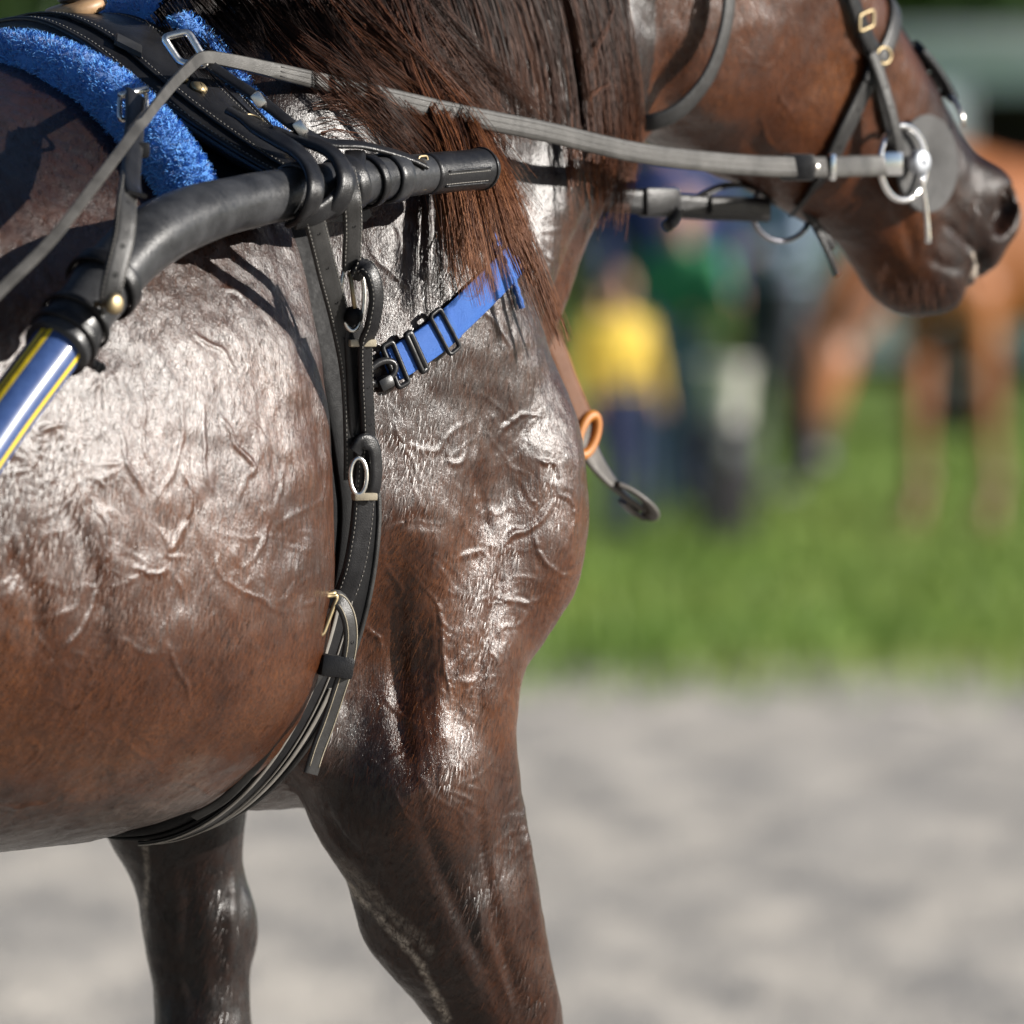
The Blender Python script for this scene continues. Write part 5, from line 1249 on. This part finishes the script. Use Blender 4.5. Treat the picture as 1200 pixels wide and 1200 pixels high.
tv_ = in_plane([(852, -60), (853, -10), (847, 38), (828, 90), (797, 127), (770, 141), (754, 144)], 60, [.11, .112, .112, .108, .10, .09, .08]); a = [x if (x-CAM).length < (y-CAM).length else y+(CAM-y).normalized()*.004 for x, y in zip(tv_, a)]
for _ in range(3): a = [a[0]]+[(a[i-1]+a[i]*2+a[i+1])/4 for i in range(1, 59)]+[a[-1]]
strap('throatlatch', a, [LAT]*60, .0165, .004, GREYL, br)

# ---------------------------------------------------------------- tie-down strap between neck and chin
td = empty('tie_down_strap', PV(820, 242, 0), 'thick black strap with ring linking the chin to the chest', 'strap')
L = [(700, 234), (745, 236), (790, 241), (840, 244), (897, 246)]; a = in_plane(L, 40, [-.01, .0, .0, .0, .0]); strap('strap', a, [LAT]*40, .024, .007, BLACK, td)
L = [(830, 241), (862, 243), (898, 247)]; a = in_plane(L, 20, [.006]*3); strap('strap_overlap', a, [LAT]*20, .016, .005, GREYL, td)
M = Matrix((FWD, LAT, UP)).transposed(); mb = MB(); box_mb(mb, PV(772, 237, .004), .050, .016, .028, M, .3); mb.build('rubber_keeper', BLACK, td, auto=50)
mb = MB(); sweep(mb, in_plane([(794, 244), (791, 256), (786, 262), (782, 265)], 10, [.01]*4), circ(.0065, 8)); mb.build('strap_tail', GREYL, td)
mb = MB(); torus(mb, PV(916, 247, .0), FWD, UP, .044, .030, .0026, 36, 8); mb.build('chin_ring', metal('dark_ring', (.16, .16, .18), .3), td)
L = [(815, 235), (840, 222), (865, 219), (888, 226), (905, 240)]; a = in_plane(L, 24, [-.004]*5); strap('strap_loop', a, [LAT*.3+UP]*24, .010, .003, GREYL, td)
for L in ([(940, 245), (955, 268), (968, 295), (979, 322)], [(946, 250), (958, 268), (968, 280), (974, 290)]):
    a = in_plane(L, 16, [.004, .006, .008, .008]); strap('hanging_end', a, [LAT]*16, .0085, .004, BLACK, td)
a = in_plane([(964, 205), (952, 220), (940, 235), (930, 246)], 16, [.06, .045, .025, .008]); strap('chin_strap', a, [LAT]*16, .018, .004, BLACK, td)

# ---------------------------------------------------------------- martingale end at the breast
mg = empty('martingale_strap', PV(690, 520, 0), 'hanging leather strap with orange ring and twisted loop at the breast', 'strap')
TAN = leather('brown_leather', (.10, .038, .014), .45, 900, .3, .3)
AMB = NT('orange_ring'); AMB.set(Base_Color=(.42, .15, .02, 1), Roughness=.5); AMB = AMB.m
a = in_plane([(630, 370), (652, 415), (664, 448), (676, 478), (685, 500)], 24, [.0, .0, .0, .0, .0]); strap('strap', a, [LAT]*24, .026, .004, TAN, mg)
mb = MB(); torus(mb, PV(688, 510, .006), (FWD*.8-UP*.5).normalized(), (UP*.85+FWD*.5).normalized(), .011, .021, .0050, 28, 10); mb.build('ring', AMB, mg)
n_ = 40; a = in_plane([(678, 500), (690, 532), (706, 556), (726, 578), (742, 594), (750, 600)], n_, [.0]*6); tu = [(LAT*math.cos(t*1.5)+UP*math.sin(t*1.5)*.8).normalized() for t in np.linspace(0, 1, n_)]; STEELD = leather('stiff_grey_leather', (.075, .068, .06), .4, 900, .3, .5); strap('twisted_strap', a, tu, .030, .005, STEELD, mg, [(1-.35*t, 1) for t in np.linspace(0, 1, n_)])
lp = [(722, 570), (738, 577), (755, 590), (763, 602), (757, 610), (742, 604), (728, 590)]; a = in_plane(lp, 30, [.008, .014, .018, .014, .004, -.002, -.004]); strap('end_loop', a, [(Vector((.4, 0, .9)))]*30, .016, .005, STEELD, mg)
# ================================================================== mane and whiskers
m = NT('mane_hair'); at_ = m.n('Attribute', attribute_name='g').outputs['Fac']
m.l(m.ramp(at_, [(0, (.010, .008, .008)), (.35, (.022, .013, .010)), (.6, (.07, .024, .011)), (.85, (.17, .06, .022)), (1, (.28, .11, .04))]).outputs[0], m.b.inputs['Base Color'])
m.set(Roughness=.55, Specular_IOR_Level=.22); MANE = m.m
def neck_point(px, py, off):
    h_ = hit(px, py)
    if h_ is not None:
        v = h_[0].x*SA - h_[0].y*CA; u = h_[0].x*CA + h_[0].y*SA
        if v > -.02 and u < .70: return h_[0] + (h_[1]*.4+LAT*.6).normalized()*off
    return PV(px, py, .075+off)
class Hair:
    def __init__(s): s.V = []; s.F = []; s.G = []
    def strand(s, pts, r0, g0, g1):
        n = len(pts); b = len(s.V)
        for i, p in enumerate(pts):
            t = (pts[min(i+1, n-1)]-pts[max(i-1, 0)])
            t = t.normalized() if t.length > 1e-9 else Vector((0, 0, -1)); x = t.orthogonal().normalized(); y = t.cross(x); f = i/(n-1); r = r0*(1-.75*f**2)
            for a in (0, 2.094, 4.189): s.V.append(p+(x*math.cos(a)+y*math.sin(a))*r)
            s.G += [g0+(g1-g0)*f]*3
        for i in range(n-1):
            for q in range(3):
                r_ = (q+1) % 3; s.F.append((b+i*3+q, b+i*3+r_, b+(i+1)*3+r_, b+(i+1)*3+q))
    def build(s, name, mat, parent):
        o = mesh_obj(name, s.V, s.F, mat, parent); at = o.data.attributes.new('g', 'FLOAT', 'POINT'); at.data.foreach_set('value', np.clip(np.array(s.G, np.float32), 0, 1)); tag(o, kind='stuff'); return o
hair = Hair()
def lock(L, n, spread0, spread1, off0, off1, g0, g1, r0=.00048, seg=14, frizz=1.0, short=.25):
    """one lock: pixel guide curve, strands fan between spread0 and spread1 pixels"""
    gq = spline(L, seg)
    base = []
    for i, (x, y) in enumerate(gq):
        f = i/(seg-1); base.append(neck_point(x, y, off0+(off1-off0)*f))
    for _ in range(3): base = [base[0]]+[(base[i-1]+base[i]*2+base[i+1])/4 for i in range(1, seg-1)]+[base[-1]]
    s_px = .0008; vr = (CAM-base[0]).normalized(); right = Vector((1, 0, 0))
    for _ in range(n):
        a = random.gauss(0, .5); b = random.gauss(0, .5); ln = 1-short*random.random()**2; ph = random.uniform(0, 50); am = random.uniform(.2, 1)*frizz
        pts = []
        for i in range(seg):
            f = i/(seg-1)*ln; fi = f*(seg-1); k = min(int(fi), seg-2); p = base[k].lerp(base[k+1], fi-k)
            t = (base[k+1]-base[k]).normalized(); sd_ = t.cross(vr).normalized()
            w_ = (spread0+(spread1-spread0)*f)*s_px
            pts.append(p+sd_*(a*w_+.0045*am*f*noise.noise((ph, f*3.2, 1))+.0009*am*f*noise.noise((ph, f*14, 7)))+vr*(b*min(.006, w_*.35)+.0014*am*noise.noise((ph, f*6, 3))))
        dg = random.gauss(0, .10); hair.strand(pts, r0*random.uniform(.7, 1.2), g0+dg, g1+dg)
def crest(x):      # pixel height of the crest line above the frame
    return float(np.interp(x, [165, 180, 237, 330, 492, 657, 760], [24, 12, -45, -95, -165, -235, -290]))
rnd = random.Random(5)
# short hair at the withers
for i in range(40):
    x = rnd.uniform(172, 330); y = crest(x)+rnd.uniform(0, 12); dx = rnd.uniform(40, 95); dy = rnd.uniform(50, 120)
    lock([(x, y), (x+dx*.3, y+dy*.4), (x+dx*.7, y+dy*.75), (x+dx, y+dy)], 46, 14, 16, .004, .008, .05, .22, short=.5, frizz=1.4)
# swept dark locks falling to the right
for i in range(44):
    x = rnd.uniform(250, 430); y = crest(x); ex = x+rnd.uniform(140, 215); ey = rnd.uniform(95, 215)
    lock([(x, y), (x+(ex-x)*.25, y+(ey-y)*.42), (x+(ex-x)*.6, y+(ey-y)*.72), (ex, ey)], 60, 12, 16, .008, .020, .14, .58+rnd.uniform(-.15, .2), short=.45)
# long red lock over the shaft end
for (ex, ey, n, w_) in ((520, 350, 130, 20), (545, 345, 110, 20), (505, 320, 90, 20), (535, 360, 90, 16), (512, 345, 90, 12), (556, 330, 100, 18), (575, 320, 100, 18), (590, 345, 90, 14), (605, 395, 90, 12), (620, 410, 100, 8), (565, 300, 100, 26), (560, 300, 70, 16), (575, 280, 60, 18), (600, 330, 60, 12), (628, 405, 80, 7), (615, 375, 60, 10), (590, 260, 60, 20), (540, 260, 70, 22), (530, 310, 50, 10)):
    x = rnd.uniform(300, 430); y = crest(x); mx = 505+(ex-545)*.45+rnd.uniform(-10, 12)
    lock([(x, y), (x+(mx-x)*.45, 50+rnd.uniform(-15, 15)), (mx-30, 118), (mx, 165), (mx+(ex-mx)*.5, (165+ey)/2-5), (ex, ey)], n, 16, w_, .014, .036, .22, .86+rnd.uniform(-.08, .1), seg=20, short=.22)
# hanging mane on the neck
for i in range(72):
    x = rnd.uniform(420, 640); y = crest(x); ex = 520+(x-420)*.95+rnd.uniform(-12, 14); ey = rnd.uniform(120, 185) if ex > 585 else rnd.uniform(140, 230)
    lock([(x, y), (x+(ex-x)*.55, y+(ey-y)*.4), (x+(ex-x)*.88, y+(ey-y)*.72), (ex, ey)], 44, 8, 5, .006, .013, .16, .62+rnd.uniform(-.2, .16), short=.5)
for i in range(40):
    x = rnd.uniform(590, 668); y = crest(x); ex = 690+(x-590)*.6+rnd.uniform(-8, 8); ey = rnd.uniform(165, 275)
    lock([(x, y), (x+(ex-x)*.6, y+(ey-y)*.4), (x+(ex-x)*.95, y+(ey-y)*.74), (ex, ey)], 34, 9, 7, .006, .012, .15, .62+rnd.uniform(-.15, .12), short=.45, frizz=1.6)
# fringe ends below the rein
for i in range(40):
    ex = rnd.uniform(655, 738); ey = rnd.uniform(215, 285); x = ex-rnd.uniform(-6, 10)
    lock([(x, 120), (x+2, 170), (ex, 205), (ex+rnd.uniform(-4, 6), ey)], 6, 5, 4, .010, .012, .4, .78, short=.3, frizz=2.2)
# stray wisps
for i in range(9):
    x = rnd.uniform(350, 430); y = rnd.uniform(118, 160); lock([(x, y), (x+20, y-4), (x+45, y+6), (x+rnd.uniform(50, 70), y+rnd.uniform(20, 50))], 9, 10, 14, .006, .014, .6, .85, frizz=3, short=.6)
for L in ([(705, 10), (695, 40), (680, 62), (672, 90)], [(700, 100), (680, 112), (668, 125)], [(535, 170), (528, 240), (505, 330), (498, 352)], [(560, 250), (548, 330), (530, 352), (520, 345)]):
    lock(L, 5, 3, 3, .016, .022, .55, .75, frizz=2)
hair.build('mane', MANE, horse)
# chin whiskers
wh = Hair()
for i in range(70):
    x = random.uniform(1030, 1150); y = float(np.interp(x, [1030, 1060, 1090, 1120, 1150], [325, 348, 352, 346, 325]))-random.uniform(0, 26); p, n_ = S(x, y)
    L_ = random.uniform(.006, .022); d = (n_*.6+Vector((random.gauss(.05, .25), -.1, -.9))).normalized(); q = [p+d*L_*f+Vector((0, 0, -.004))*f*f for f in (0, .35, .7, 1)]; wh.strand(q, .00022, .5, 1)
wh.build('whiskers', MANE, horse)
# short lying coat hairs where the camera sees them
ch_v = []; ch_f = []; ch_g = []
vi0 = np.empty(len(hme.loops), np.int32); hme.loops.foreach_get('vertex_index', vi0); ls0 = np.empty(len(hme.polygons), np.int32); hme.polygons.foreach_get('loop_start', ls0)
for _ in range(52000):
    x, y = random.uniform(-5, 1205), random.uniform(-5, 1205)
    r_ = BVH.ray_cast(CAM, ray(x, y))
    if r_[0] is None: continue
    p, n_ = r_[0], r_[1]; uu = p.x*CA + p.y*SA
    if uu > .68 and random.random() < .5: continue
    d = (-UP*.9-FWD*.42+Vector((random.gauss(0, .16), random.gauss(0, .16), random.gauss(0, .1)))) if uu < .68 else (FWD*.4-UP*.7+Vector((random.gauss(0, .2), random.gauss(0, .2), random.gauss(0, .2))))
    d = (d-n_*d.dot(n_)).normalized(); L_ = random.uniform(.005, .010)*(1.25 if p.z < .92 else 1); s_ = d.cross(n_).normalized(); w_ = random.uniform(.00016, .00030)
    lift = random.uniform(.04, .20)*(1.8 if p.z < .92 else 1); b = len(ch_v)
    for f_ in (0, .5, 1):
        c = p + d*(L_*f_) + n_*(L_*lift*f_*(1.3-.5*f_)+.0006); ww = w_*(1-.7*f_); ch_v += [c-s_*ww, c+s_*ww]
    ch_f += [(b, b+1, b+3, b+2), (b+2, b+3, b+5, b+4)]
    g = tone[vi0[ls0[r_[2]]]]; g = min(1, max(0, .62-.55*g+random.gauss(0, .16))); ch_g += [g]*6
m = NT('coat_hair'); at_ = m.n('Attribute', attribute_name='g').outputs['Fac']
m.l(m.ramp(at_, [(0, (.006, .0045, .0045)), (.4, (.03, .009, .003)), (.7, (.085, .025, .006)), (1, (.16, .055, .014))]).outputs[0], m.b.inputs['Base Color']); m.set(Roughness=.32, Specular_IOR_Level=.4)
o = mesh_obj('coat_hair', ch_v, ch_f, m.m, horse); at = o.data.attributes.new('g', 'FLOAT', 'POINT'); at.data.foreach_set('value', np.array(ch_g, np.float32)); tag(o, kind='stuff')
# tail (behind the frame)
tl_ = Hair()
for i in range(500):
    a = random.uniform(0, 6.28); r_ = random.uniform(0, .035); b0 = H(-1.16+r_*math.cos(a), r_*math.sin(a), 1.36); sp2 = random.uniform(1, 2.5)
    tl_.strand([b0, b0+H(-.08, r_*math.sin(a)*sp2, -.25), b0+H(-.08, r_*math.sin(a)*sp2*1.4, -.55), b0+H(-.05, r_*math.sin(a)*sp2, -.8-random.random()*.15)], .0012, .05, .3)
tl_.build('tail', MANE, horse)
